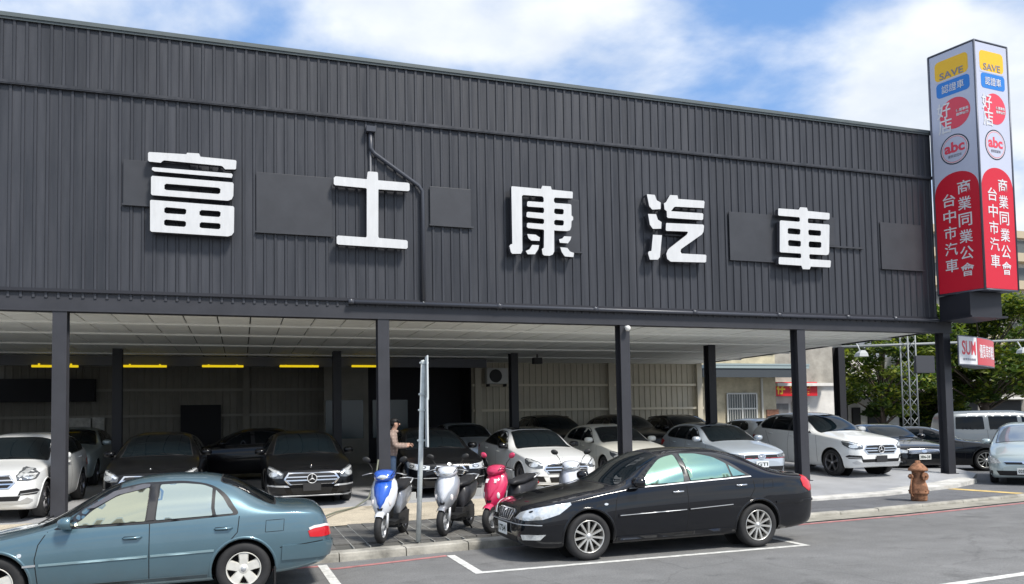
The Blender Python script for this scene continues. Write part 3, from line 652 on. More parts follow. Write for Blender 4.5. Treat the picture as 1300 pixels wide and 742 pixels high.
def rounded(P, r, n=3):
    """round the corners of a polygon; r scalar or list"""
    out_ = []; N_ = len(P)
    for i in range(N_):
        a, b, c = Vector(P[i-1]), Vector(P[i]), Vector(P[(i+1) % N_]); rr = r[i] if isinstance(r, (list, tuple)) else r
        da = min(rr, (a-b).length*.45); dc = min(rr, (c-b).length*.45)
        if rr <= 0: out_.append(tuple(b)); continue
        p0 = b+(a-b).normalized()*da; p2 = b+(c-b).normalized()*dc
        for k in range(n+1):
            t = k/n; q = p0*(1-t)**2+b*2*t*(1-t)+p2*t*t; out_.append(tuple(q))
    return out_
TYRE = mat('tyre rubber', (.022, .022, .023), .75, var=.2, vscale=10)
ALLOY = mat('alloy rim', (.62, .61, .58), .32, .75); ALLOYD = mat('dark alloy rim', (.16, .16, .17), .3, .8)
BLACKP = mat('black plastic', (0, 0, 0)); TRIM = mat('black window trim', (.02, .02, .022), .35)
CHROME = mat('chrome', (.80, .80, .81), .20, 1.0); UNDER = mat('underside', (.008, .008, .008), .9)
GDARK = mat('dark car glass', (.003, .005, .007), .03, 0, 0, spec=.28); GWIND = mat('windshield glass', (.004, .008, .011), .03, spec=.32)
GFILM = mat('green reflective window film', (.40, .62, .48), .14, .9); GFILM2 = mat('pale reflective window film', (.54, .62, .58), .14, .9); GFILM3 = mat('cream reflective window film', (.54, .56, .43), .14, .9)
LENS = mat('headlamp lens', (.78, .80, .80), .10, .55, var=.25, vscale=18, bump=.3, bscale=30); LENSD = mat('dark headlamp', (.16, .17, .18), .08, .5, var=.5, vscale=20)
TAILR = mat('tail lamp red', (.55, .012, .02), .12, coat=.6); TAILW = mat('tail lamp pale', (.75, .70, .68), .15); AMBER = mat('amber lens', (.8, .35, .05), .2)
PLATE = mat('number plate', (.75, .76, .74), .5); PLTXT = mat('plate lettering', (.04, .06, .05), .5); SEAM = mat('panel gap', (.004, .004, .005), .8); GRILLE = mat('black grille', (.010, .010, .011), .45)
SILV = mat('silver trim', (.55, .56, .57), .42, .6)
RIMCACHE = {}
def wheel_meshes(R, wd, style):
    key = (R, wd, style)
    if key in RIMCACHE: return RIMCACHE[key]
    rr = R*{'star5': .64, 'multi11': .69, 'five': .70, 'ten': .72, 'twin': .70}[style]
    q = MB(); h = wd/2       # y axis outward = +y
    q.lathe([(rr, -h*.8), (R*.90, -h), (R*.975, -h*.78), (R, -h*.5), (R, h*.5), (R*.975, h*.78), (R*.93, h*.97), (R*.82, h*1.02), (rr*1.03, h*.92), (rr, h*.75)], 36, 'y')
    ty = q.mesh('tyre'); ty.materials.append(TYRE)
    q = MB()
    q.lathe([(rr*1.0, h*.90), (rr*.99, h*.96), (rr*.955, h*.94), (rr*.93, h*.80), (rr*.90, h*.2), (rr*.88, -h*.6)], 36, 'y')
    hub = {'star5': .30, 'multi11': .20, 'five': .22, 'ten': .2, 'twin': .2}[style]*rr
    q.lathe([(hub*1.1, h*.45), (hub, h*.72), (hub*.8, h*.80), (0.001, h*.80)], 20, 'y')
    def spoke(a, w0, w1, y0=.74, y1=.84):
        ca, sa = math.cos(a), math.sin(a)
        def P(r, t, y): return (r*ca-t*sa, y*h, r*sa+t*ca)
        rs = [hub*.8, rr*.55, rr*.95]; ws = [w0, (w0+w1)/2*.92, w1]; ys = [y0, (y0+y1)/2+.02, y1]
        rings = [[P(r, -w_, y-.35), P(r, -w_*.8, y), P(r, w_*.8, y), P(r, w_, y-.35)] for r, w_, y in zip(rs, ws, ys)]
        q.loft(rings, smooth=False)
    ns = {'star5': 5, 'multi11': 11, 'five': 5, 'ten': 10, 'twin': 5}[style]
    for i in range(ns):
        a = 2*math.pi*i/ns+math.pi/2
        if style == 'star5': spoke(a, rr*.27, rr*.33)
        elif style == 'multi11': spoke(a, rr*.07, rr*.085)
        elif style == 'five': spoke(a, rr*.13, rr*.17)
        elif style == 'ten': spoke(a, rr*.06, rr*.075)
        else: spoke(a-.13, rr*.06, rr*.09); spoke(a+.13, rr*.06, rr*.09)
    rim = q.mesh('rim')
    q = MB(); q.lathe([(rr*.9, -h*.1), (0.001, -h*.1)], 24, 'y'); q.lathe([(rr*.62, h*.0), (rr*.62, h*.12), (rr*.2, h*.12)], 24, 'y'); dk = q.mesh('brake_disc'); dk.materials.append(UNDER)
    q = MB(); q.lathe([(hub*.55, h*.80), (hub*.5, h*.86), (.001, h*.87)], 14, 'y'); cap = q.mesh('hub_cap')
    RIMCACHE[key] = (ty, rim, dk, cap); return RIMCACHE[key]
class Car:
    def __init__(s, name, label, cat, L, W, wb, fo, R, top, bot, belt, hw, paint, tum=.40, n=4.2, bow=None, tw=.19, style='five', rimm=None, archR=None, group=None, side=None, dens=1.0, uc=.95, ucr=.95, clad=None):
        s.clad = clad
        s.L, s.W, s.wb, s.fo, s.R, s.tw = L, W, wb, fo, R, tw; s.paint = paint; s.tum = tum; s.n = n
        s.top = pchip(top); s.bot = pchip(bot); s.belt_ = pchip(belt); s.hwf = pchip(hw); s.bow = pchip(bow) if bow else (lambda u: 0)
        s.sp = pchip(side or [(0, .90), (.10, .945), (.35, .985), (.56, 1.0), (.74, .992), (.9, .975), (1, .955)]); s.gk = s.sp(1)
        s.style = style; s.rimm = rimm or ALLOY; s.AR = archR or R+.055; s.uw = (fo, fo+wb); s.uc = uc; s.ucr = ucr
        s.root = empty(name, (0, 0, 0), 0, label, cat, group); s.dens = dens
        s.body()
    def belt(s, u):
        b, t = s.bot(u), s.top(u); return min(max(s.belt_(u), b+.02), t-.025)
    def sec(s, u, z):
        b, t = s.bot(u), s.top(u)
        if z <= b or z >= t: return 0.0
        zb = s.belt(u); hw = s.hwf(u)*s.W/2
        if z <= zb: return hw*s.sp((z-b)/(zb-b))
        h = t-zb; zz = z-zb; a = hw*s.gk; n_ = s.nn(h)
        return max(0.0, (a-s.tum*zz)*(1-(zz/h)**n_)**(1/n_))
    def nn(s, h): return 2.5+(s.n-2.5)*smooth(.12, .40, h)
    def warp(s, u, y, z):
        zb = s.belt(u); return u+s.bow(u)*(y/(s.W/2))**2*smooth(0, .12, z-zb)
    def loc(s, u, y, z): return Vector((s.L/2-s.warp(u, y, z), y, z))
    def topz(s, u, y):
        y = abs(y); lo, hi = s.belt(u), s.top(u)
        for _ in range(22):
            m = (lo+hi)/2
            if s.sec(u, m) > y: lo = m
            else: hi = m
        return lo
    def polar(s, ph, z, rear=False):
        a = math.radians(ph); c = s.L-s.ucr if rear else s.uc; dx = math.cos(a)*(1 if rear else -1); dy = math.sin(a)
        lo, hi = 0.0, 2.2
        for _ in range(26):
            m = (lo+hi)/2; u = c+dx*m
            if 0 <= u <= s.L and s.sec(u, z) > abs(dy)*m: lo = m
            else: hi = m
        u = c+dx*lo; return s.loc(u, dy*lo, z)
    def smap(s, kind, a, b, sg=1):
        if kind == 'side': y = s.sec(a, b); return s.loc(a, sg*y, b)
        if kind == 'top': return s.loc(a, b, s.topz(a, b))
        if kind == 'front': return s.polar(a*sg, b)
        return s.polar(a*sg, b, True)
    def body(s):
        us = [0, .006, .014, .025, .04, .06, .085, .115, .15]; st = .05/s.dens; u = .2
        while u < s.L-.2: us.append(u); u += st
        us += [s.L-x for x in us[:9][::-1]]
        sl = [0, .05, .1, .17, .25, .33, .41, .5, .58, .66, .74, .82, .9, .96, 1]; th = [3, 8, 14, 20, 26, 32, 38, 45, 52, 60, 68, 76, 83]
        rings = []
        for u in us:
            b, t = s.bot(u), s.top(u); zb = s.belt(u); hw = s.hwf(u)*s.W/2; pts = [(0, b+.0), (hw*s.sp(0)*.55, b)]
            pts += [(hw*s.sp(v), b+(zb-b)*v) for v in sl]
            a = hw*s.gk; h = t-zb
            for d in th:
                c, sn = math.cos(math.radians(d)), math.sin(math.radians(d)); n_ = s.nn(h); zz = h*sn**(2/n_); pts.append(((a-s.tum*zz)*c**(2/n_), zb+zz))
            pts.append((0, t)); rings.append([(u, y, z) for y, z in pts])
        bm = bmesh.new(); nr = len(rings[0]); V = {}
        ARC = [(s.L/2-w_, s.R) for w_ in s.uw]
        for i, r in enumerate(rings):
            for k, (u, y, z) in enumerate(r):
                for sg in ((1, -1) if y > 1e-6 else (1,)):
                    p = s.loc(u, sg*y, z); V[i, k, sg] = bm.verts.new(p)
                    if y <= 1e-6: V[i, k, -1] = V[i, k, 1]
        dele = []
        for i in range(len(rings)-1):
            for k in range(nr-1):
                for sg in (1, -1):
                    vs = [V[i, k, sg], V[i+1, k, sg], V[i+1, k+1, sg], V[i, k+1, sg]]
                    if sg < 0: vs = vs[::-1]
                    vs2 = []
                    for v in vs:
                        if v not in vs2: vs2.append(v)
                    if len(vs2) > 2:
                        try: f = bm.faces.new(vs2); f.smooth = True
                        except ValueError: pass
        for e in (0, len(rings)-1):
            lp = [V[e, k, 1] for k in range(nr)]+[V[e, k, -1] for k in range(nr-2, 0, -1)]
            try: bm.faces.new(lp)
            except ValueError: pass
        # wheel arches
        for cx, cz in ARC:
            R_ = s.AR
            fs = [f for f in bm.faces if (lambda c: math.hypot(c.x-cx, c.z-cz) < R_ and abs(c.y) > s.W*.26)(f.calc_center_median())]
            bmesh.ops.delete(bm, geom=fs, context='FACES')
            for v in bm.verts:
                if v.is_boundary and abs(v.co.y) > s.W*.3:
                    dx, dz = v.co.x-cx, v.co.z-cz; d = math.hypot(dx, dz)
                    if .6*R_ < d < R_*1.35 and d > 0 and (v.co.z > s.bot(s.L/2-v.co.x)+.02): v.co.x = cx+dx/d*R_; v.co.z = cz+dz/d*R_
        bmesh.ops.recalc_face_normals(bm, faces=bm.faces)
        m = bpy.data.meshes.new('body'); bm.to_mesh(m); bm.free(); m.materials.append(s.paint)
        s.bodyo = link(bpy.data.objects.new('body', m), s.root)
        # arch lips and liners, wheels
        for w_ in s.uw:
            cx = s.L/2-w_
            for sg in (1, -1):
                q = MB(); lip = MB(); rings = []; r2 = []
                for i in range(25):
                    a = math.radians(-12+204*i/24); x = cx+s.AR*math.cos(a); z = s.R+s.AR*math.sin(a); u = s.L/2-x
                    if z < s.bot(u)+.015: continue
                    y = s.sec(u, z); ca, sa = math.cos(a), math.sin(a)
                    rings.append([(x, sg*(y-.03), z), (x-.004*ca, sg*(y+.006), z-.004*sa), (x+.022*ca, sg*(y+.006), z+.022*sa), (x+.03*ca, sg*(y-.008), z+.03*sa)])
                    r2.append([(x, sg*(y-.01), z), (x, sg*(y-.40), z)])
                lip.loft(rings, close=True, cap=False); q.loft(r2, close=False, cap=False)
                yb = s.sec(s.L/2-cx, s.R+.1)-.40
                q.add([(cx+s.AR*math.cos(2*math.pi*i/24), sg*yb, s.R+s.AR*math.sin(2*math.pi*i/24)) for i in range(24)], [tuple(range(24))])
                lip.build('wheel_arch', s.clad or s.paint, s.root); q.build('wheel_well', UNDER, s.root)
        ty, rim, dk, cap = wheel_meshes(s.R, s.tw, s.style)
        for w_ in s.uw:
            for sg in (1, -1):
                yy = sg*(s.sec(w_, s.R+s.AR+.02)-.015-s.tw/2)
                wo = bpy.data.objects.new('wheel', ty); wo.location = (s.L/2-w_, yy, s.R); wo.rotation_euler = (0, 0 if sg > 0 else 0, 0 if sg > 0 else math.pi); link(wo, s.root)
                for nm, me, mt in (('rim', rim, s.rimm), ('brake_disc', dk, None), ('hub_cap', cap, SILV)):
                    o = bpy.data.objects.new(nm, me); link(o, wo)
                    if mt is not None:
                        if not me.materials: me.materials.append(mt)
                        o.material_slots[0].link = 'OBJECT'; o.material_slots[0].material = mt
    def patch(s, name, kind, poly, m, off=.004, sides=(1,), parent=None, res=.055, smoothf=True, dep=.006, holes=(), sub=None):
        """a thin shell lying on the body, polygon given in that projection's coordinates"""
        ax = (s.fo/4 if False else 1.0)
        k = 60.0 if kind in ('front', 'rear') else 1.0       # degrees -> metres (about)
        Q = [(a/k, b) for a, b in poly]; dense = []
        for i in range(len(Q)):
            a, b = Vector(Q[i]), Vector(Q[(i+1) % len(Q)]); n_ = max(1, int((b-a).length/res))
            dense += [tuple(a+(b-a)*j/n_) for j in range(n_)]
        HL = [[(a/k, b) for a, b in h] for h in holes]
        vv = [Vector(p) for p in dense]; ee = [(i, (i+1) % len(dense)) for i in range(len(dense))]
        for h in HL:
            k0 = len(vv); vv += [Vector(p) for p in h]; ee += [(k0+i, k0+(i+1) % len(h)) for i in range(len(h))]
        xs = [p[0] for p in dense]; zs = [p[1] for p in dense]; x = min(xs)+res*.5
        while x < max(xs):
            z = min(zs)+res*.5
            while z < max(zs):
                if inpoly((x, z), dense) and min((p[0]-x)**2+(p[1]-z)**2 for p in dense) > (res*.45)**2: vv.append(Vector((x, z)))
                z += res
            x += res
        Vt, E_, F, oe, *_ = delaunay_2d_cdt(vv, ee, [], 0, 1e-6)
        def cen(f): return (Vt[f[0]]+Vt[f[1]]+Vt[f[2]])/3
        F = [f for f in F if inpoly(cen(f), dense) and not any(inpoly(cen(f), h) for h in HL)]
        objs = []; key = {(round(p.x, 6), round(p.y, 6)): i for i, p in enumerate(Vt)}
        base = [s.smap(kind, p.x*k, p.y, 1) for p in Vt]; nr = [Vector((0, 0, 0)) for _ in Vt]
        for f in F:
            A, B_, C_ = base[f[0]], base[f[1]], base[f[2]]; nn = (B_-A).cross(C_-A)
            if kind == 'side': c = Vector((A.x, 0, A.z))
            elif kind == 'top': c = Vector((A.x, A.y, 0))
            else: c = Vector(((s.L/2-s.uc) if kind == 'front' else (-s.L/2+s.ucr), 0, A.z))
            if nn.dot(A-c) < 0: nn = -nn
            for i in f: nr[i] += nn
        for v in nr:
            if v.length > 1e-12: v.normalize()
        if kind == 'side' and name in ('window', 'quarter_window', 'window_visor'):
            # glass is smoother than the body: lay it on a fitted quadratic surface
            mx_, mz_ = sum(p.x for p in base)/len(base), sum(p.z for p in base)/len(base)
            fn = lambda p: [1, p.x-mx_, p.z-mz_, (p.x-mx_)*(p.z-mz_), (p.x-mx_)**2, (p.z-mz_)**2]
            Am = np.array([fn(p) for p in base]); yv = np.array([p.y for p in base]); co = np.linalg.lstsq(Am, yv, rcond=None)[0]; ft = Am@co; lift = max(0.0, float((yv-ft).max()))*.8
            for i, p in enumerate(base):
                q_ = fn(p); base[i] = Vector((p.x, float(ft[i])+lift, p.z)); dx_ = co[1]+co[3]*q_[2]+2*co[4]*q_[1]; dz_ = co[2]+co[3]*q_[1]+2*co[5]*q_[2]; nr[i] = Vector((-dx_, 1, -dz_)).normalized()
        def ix(p):
            i = key.get((round(p[0], 6), round(p[1], 6)))
            return i if i is not None else min(range(len(Vt)), key=lambda j: (Vt[j]-Vector(p)).length_squared)
        LI = [[ix(p) for p in lp] for lp in [dense]+HL]
        for sg in sides:
            q = MB(); fl = (lambda P: P if sg > 0 else Vector((P.x, -P.y, P.z)))
            q.add([fl(base[i]+nr[i]*off) for i in range(len(Vt))], F, smoothf)
            for lp in LI:
                n_ = len(lp); q.add([fl(base[i]+nr[i]*(off-.0004)) for i in lp]+[fl(base[i]+nr[i]*(off-dep-.004)) for i in lp], [(i, (i+1) % n_, n_+(i+1) % n_, n_+i) for i in range(n_)])
            me = q.mesh(name); me.materials.append(m); o = bpy.data.objects.new(name, me); link(o, parent or s.root); objs.append(o)
        return objs
    def seam(s, path, wd=.010, sides=(1, -1), kind='side', m=SEAM, name='panel_gap', off=.0015):
        for sg in sides:
            q = MB(); P = []
            for a, b in zip(path[:-1], path[1:]):
                a, b = Vector(a), Vector(b); n_ = max(1, int((b-a).length/.05)); P += [a+(b-a)*i/n_ for i in range(n_)]
            P.append(Vector(path[-1])); r = []
            for i, p in enumerate(P):
                t = (P[min(i+1, len(P)-1)]-P[max(i-1, 0)]).normalized(); nn = Vector((-t.y, t.x))*wd/2
                A = s.smap(kind, p.x+nn.x, p.y+nn.y, sg); B = s.smap(kind, p.x-nn.x, p.y-nn.y, sg)
                d = Vector((0, sg*off, 0)) if kind == 'side' else Vector((0, 0, off)); r.append([A+d, B+d])
            q.loft(r, close=False, cap=False)
            q.build(name, m, s.root)
    def mirror(s, u, z, m, sides=(1, -1), sc=1.0, cap=None):
        for sg in sides:
            y = s.sec(u, z); P = s.loc(u, sg*y, z); q = MB()
            c = P+Vector((-.02, sg*.12*sc, .05*sc)); rings = []
            for dx, k in ((.10, .25), (.085, .62), (.05, .92), (0, 1), (-.045, .97), (-.05, .9)):
                rings.append([(c.x+dx*sc, c.y+sg*.115*sc*k*math.copysign(abs(math.cos(t))**.7, math.cos(t)), c.z+.075*sc*k*math.copysign(abs(math.sin(t))**.7, math.sin(t))) for t in [2*math.pi*i/14 for i in range(14)]])
            q.loft(rings); o = q.build('wing_mirror', m, s.root)
            q = MB(); q.add([(c.x-.052*sc, p[1]*.94+c.y*.06, p[2]*.94+c.z*.06) for p in rings[-1]], [tuple(range(14))]); q.build('mirror_glass', GDARK, o)
            q = MB(); q.tube([P+Vector((0, -sg*.03, 0)), c+Vector((.01, -sg*.04, -.05*sc))], .025*sc, 6); q.build('stalk', BLACKP, o)
    def handle(s, u, z, m, sides=(1, -1), ln=.19):
        for sg in sides:
            q = MB(); y = s.sec(u, z); P = s.loc(u, sg*y, z)
            q.tube([P+Vector((ln/2, -sg*.005, 0)), P+Vector((ln*.36, sg*.028, 0)), P+Vector((-ln*.36, sg*.03, .004)), P+Vector((-ln/2, -sg*.005, .004))], [.010, .014, .014, .010], 7)
            q.build('door_handle', m, s.root)
    def plate(s, txt, ph=0, z=.45, rear=False, w_=.36, h_=.16, blank=None, tilt=0):
        P = s.polar(ph, z, rear); sx = -1 if rear else 1
        ro = bpy.data.objects.new('number_plate', None)
        q = MB(); q.bbox((-.006, -w_/2, -h_/2), (.006, w_/2, h_/2), .004); o = q.build('number_plate', blank or PLATE, s.root); o.location = (P.x+sx*.03, P.y, z)
        if txt:
            text('plate_text', txt, .1, PLTXT, o, frame((.0085*sx, 0, 0), (0, sx, 0), (0, 0, 1)), .002, .001, fit=(w_*.84, h_*.55))
        return o
    def place(s, x, y, heading, z=0.0):
        """heading: direction the nose points to, degrees, 0=+X; (x,y)= centre"""
        s.root.location = (x, y, z); s.root.rotation_euler = (0, 0, math.radians(heading)); return s
    def place_nose(s, x, y, heading, z=None):
        a = math.radians(heading); cx, cy = x-math.cos(a)*s.L/2, y-math.sin(a)*s.L/2
        if z is not None: return s.place(cx, cy, heading, z)
        return s.place_lot(cx, cy, heading)
    def place_lot(s, cx, cy, heading):
        a = math.radians(heading); df, dr = s.L/2-s.uw[0], s.L/2-s.uw[1]
        zf, zr = fz(0, cy+math.sin(a)*df), fz(0, cy+math.sin(a)*dr); sl_ = (zf-zr)/s.wb
        s.place(cx, cy, heading, zf-sl_*df+.003); s.root.rotation_euler = (0, -math.atan(sl_), a); return s
STARM = mat('bright emblem', (.80, .81, .82), .28, .35)
def star(car, ph, z, r, m=None, flat=False):
    m = m or STARM; P = car.polar(ph, z); x = P.x+.032; q = MB(); q.lathe([(r*.98, 0), (.001, .001)], 20, 'x', (x-.004, P.y, z)); q.build('emblem_disc', GRILLE, car.root); q = MB()
    q.lathe([(r, 0), (r*.97, .012), (r*.9, .014), (r*.86, .006), (r*.86, 0)], 24, 'x', (x, P.y, z))
    for k in range(3):
        a = math.pi/2+k*2*math.pi/3; ca, sa = math.cos(a), math.sin(a)
        q.loft([[(x, P.y-sa*r*.13, z+ca*r*.13), (x+.016, P.y, z), (x, P.y+sa*r*.13, z-ca*r*.13)], [(x, P.y+ca*r*.92-sa*r*.03, z+sa*r*.92+ca*r*.03), (x+.008, P.y+ca*r*.92, z+sa*r*.92), (x, P.y+ca*r*.92+sa*r*.03, z+sa*r*.92-ca*r*.03)]])
    q.build('emblem', m, car.root)
def fpoly(P): return P
# ---- shared plan curves
def hwk(L, nose=.60, tail=.64, k=1.0):
    return [(0, nose), (.02, nose+.09), (.06, nose+.17), (.12, nose+.235), (.22, .905), (.42, .955), (.75, .985), (1.2, 1), (L-1.2, 1), (L-.7, .985), (L-.4, .955), (L-.2, .90), (L-.1, .835), (L-.05, tail+.11), (L-.02, tail+.07), (L, tail)]
def wind(car, u0, u1, y0, y1, m=GWIND, name='windshield', trim=True, r=.06, lowc=0.0, shade=False):
    P = [(u0, -y0), (u0, y0), (u1, y1), (u1, -y1)]
    if trim: car.patch(name+'_seal', 'top', rounded([(u0-.02*(1 if u1 > u0 else -1), -y0-.022), (u0-.02*(1 if u1 > u0 else -1), y0+.022), (u1+.015*(1 if u1 > u0 else -1), y1+.022), (u1+.015*(1 if u1 > u0 else -1), -y1-.022)], r), TRIM, .003, res=.12)
    return car.patch(name, 'top', rounded(P, r), m, .006, res=.1)
def paint(name, col, coat=1.0, rough=.32, metal=0.0, dirt=.25, flake=0.0):
    return mat(name, col, rough, metal, coat, spec=.5 if max(col) > .05 else .12, dirt=dirt, dcol=(.16, .145, .12), var=.02 if not flake else flake, vscale=2)
P_TEAL = paint('teal metallic paint', (.098, .178, .22), 1.0, .34, .45, .4, .05); P_BLACK = paint('black car paint', (.004, .0048, .0075), 1.0, .22, 0, .012)
P_BLK2 = paint('black lot car paint', (.003, .0033, .0045), .55, .3, 0, .02)
P_WHITE = paint('white car paint', (.76, .77, .76), .8, .3, 0, .12); P_SILVER = paint('silver blue paint', (.50, .56, .62), .9, .32, .35, .18); P_NAVY = paint('blue black paint', (.005, .007, .012), 1, .22, 0, .03)
P_GREY = paint('grey van paint', (.13, .148, .16), .8, .35, .2, .3); P_WISH = paint('pale silver green paint', (.42, .50, .51), .9, .32, .4, .25); P_CREAMW = paint('cream white paint', (.68, .67, .60), .8, .3, 0, .1)
# ================================================================ black sedan in the kerb bay
def black_sedan():
    L = 4.815
    c = Car('parked_sedan', 'glossy black four-door sedan with silver multi-spoke wheels in the kerbside bay', 'car', L, 1.795, 2.72, .93, .325,
        [(0,.50),(.012,.575),(.04,.66),(.10,.73),(.22,.785),(.5,.855),(.9,.925),(1.22,.972),(1.34,1.0),(1.55,1.10),(1.95,1.33),(2.18,1.415),(2.45,1.458),(2.8,1.472),(3.1,1.462),(3.35,1.42),(3.65,1.33),(3.95,1.205),(4.2,1.11),(4.33,1.08),(4.55,1.065),(4.68,1.045),(4.75,.98),(4.79,.84),(4.815,.66)],
        [(0,.40),(.012,.33),(.05,.255),(.14,.21),(.5,.19),(1.2,.205),(3.2,.215),(4.0,.235),(4.5,.275),(4.7,.33),(4.78,.42),(4.815,.54)],
        [(0,.47),(.1,.65),(.3,.73),(.9,.835),(1.3,.90),(1.7,.935),(3.4,1.0),(4.0,1.005),(4.5,.975),(4.75,.85),(4.815,.6)],
        hwk(L, .55, .60), P_BLACK, tum=.44, n=4.0, bow=[(0,0),(1.1,0),(1.5,.10),(2.1,.08),(2.6,0),(3.2,-.02),(3.8,-.09),(4.2,-.06),(4.4,0),(5,0)], tw=.20, style='multi11', archR=.375)
    B = (1, -1)
    wind(c, 1.36, 2.16, .67, .545, GWIND); wind(c, 4.19, 3.45, .62, .53, GDARK, 'rear_window')
    # side glass: dark surround, panes with reflective film, body-coloured frames
    c.patch('window_surround', 'side', rounded([(1.50,.955),(1.78,1.16),(2.10,1.355),(2.42,1.408),(2.75,1.412),(3.08,1.355),(3.35,1.22),(3.60,1.055),(3.30,1.035),(2.4,.99)], [.02,.1,.15,.1,.1,.15,.15,.03,.02,.02]), TRIM, .0035, B)
    c.patch('window', 'side', rounded([(1.66,.985),(1.84,1.155),(2.13,1.335),(2.395,1.383),(2.415,1.01)], [.01,.06,.10,.03,.01]), GFILM, .010, B)
    c.patch('window', 'side', rounded([(2.50,1.392),(2.76,1.388),(3.02,1.335),(3.20,1.235),(3.225,1.052),(2.535,1.02)], [.02,.05,.06,.01,.01,.02]), GFILM, .010, B)
    c.patch('quarter_window', 'side', [(3.245,1.215),(3.50,1.068),(3.262,1.055)], GFILM, .010, B)
    c.patch('door_pillar', 'side', [(2.43,1.012),(2.41,1.39),(2.487,1.395),(2.515,1.018)], mat('pillar grey', (.05,.052,.055), .3), .011, B)
    c.patch('belt_strip', 'side', [(1.55,.945),(1.55,.958),(2.5,1.003),(3.58,1.05),(3.58,1.036),(2.5,.988)], SILV, .007, B, res=.15)
    c.patch('side_moulding', 'side', [(1.36,.575),(1.36,.61),(2.44,.64),(2.44,.605)], P_BLACK, .012, B, dep=.012); c.patch('side_moulding', 'side', [(2.48,.606),(2.48,.641),(3.22,.672),(3.22,.640)], P_BLACK, .012, B, dep=.012)
    c.patch('moulding_trim', 'side', [(1.38,.588),(1.38,.598),(2.43,.628),(2.43,.618)], SILV, .014, B, res=.2); c.patch('moulding_trim', 'side', [(2.49,.62),(2.49,.63),(3.2,.661),(3.2,.651)], SILV, .014, B, res=.2)
    c.seam([(1.40,.90),(1.34,.80),(1.30,.55),(1.29,.26)]); c.seam([(2.46,1.0),(2.475,.62),(2.44,.26)]); c.seam([(3.58,1.03),(3.60,.87),(3.45,.66),(3.30,.50),(3.25,.30)])
    c.seam([(.10,.50),(.60,.52)], .008); c.seam([(4.05,.66),(4.68,.68)], .010); c.seam([(3.75,.86),(3.92,.87),(3.93,.98),(3.77,.98),(3.75,.86)], .006)
    c.patch('sill_moulding', 'side', [(1.34,.25),(1.34,.30),(3.2,.325),(3.2,.265)], P_BLACK, .012, B, dep=.012, res=.15)
    c.mirror(1.60, .985, P_BLACK); c.handle(2.31, .875, CHROME); c.handle(3.37, .925, CHROME)
    c.patch('headlight', 'front', [(24,.585),(30,.665),(42,.725),(58,.775),(71,.80),(72,.77),(62,.65),(50,.585),(36,.565)], LENS, .008, B)
    c.patch('grille', 'front', [(-13,.54),(-19,.645),(-17,.68),(17,.68),(19,.645),(13,.54)], GRILLE, .010)
    gp = c.patch('grille_frame', 'front', [(-14.5,.53),(-21,.65),(-18,.693),(18,.693),(21,.65),(14.5,.53)], CHROME, .014, holes=[[(-13,.542),(-18.6,.647),(-17,.68),(17,.68),(18.6,.647),(13,.542)]])
    for ph in (-15, -9, -3, 3, 9, 15): c.patch('grille_bar', 'front', [(ph*.8-.5,.55),(ph-.6,.675),(ph+.6,.675),(ph*.8+.5,.55)], CHROME, .016)
    c.patch('emblem', 'front', ellipse(0,.665,3,.022,14), CHROME, .022)
    c.patch('bumper_trim', 'front', [(-50,.505),(-50,.517),(50,.517),(50,.505)], SILV, .008); c.patch('lower_intake', 'front', [(-26,.26),(-28,.34),(28,.34),(26,.26)], GRILLE, .006)
    c.patch('fog_lamp', 'front', rounded([(34,.305),(33,.375),(52,.385),(48,.315)], .02), LENS, .008, B)
    c.plate('1734', 0, .41)
    c.patch('tail_light', 'rear', [(36,.80),(33,.92),(38,1.0),(48,1.02),(54,.97),(53,.86),(47,.785)], TAILR, .008, B)
    c.patch('rear_bumper_step', 'rear', [(-84,.635),(-84,.665),(84,.665),(84,.635)], P_BLACK, .015, dep=.015); c.patch('fuel_repeater', 'side', ellipse(1.18,.755,.03,.016,12), LENS, .006, B)
    c.plate('1734', 0, .80, True)
    q = MB(); q.tube([(.95,.0,.985),(.86,.55,1.0)], .007, 5); q.build('wiper', BLACKP, c.root)
    return c
bs = black_sedan(); bs.place(4.49-.93+bs.L/2, 10.13+.80, 180.4)
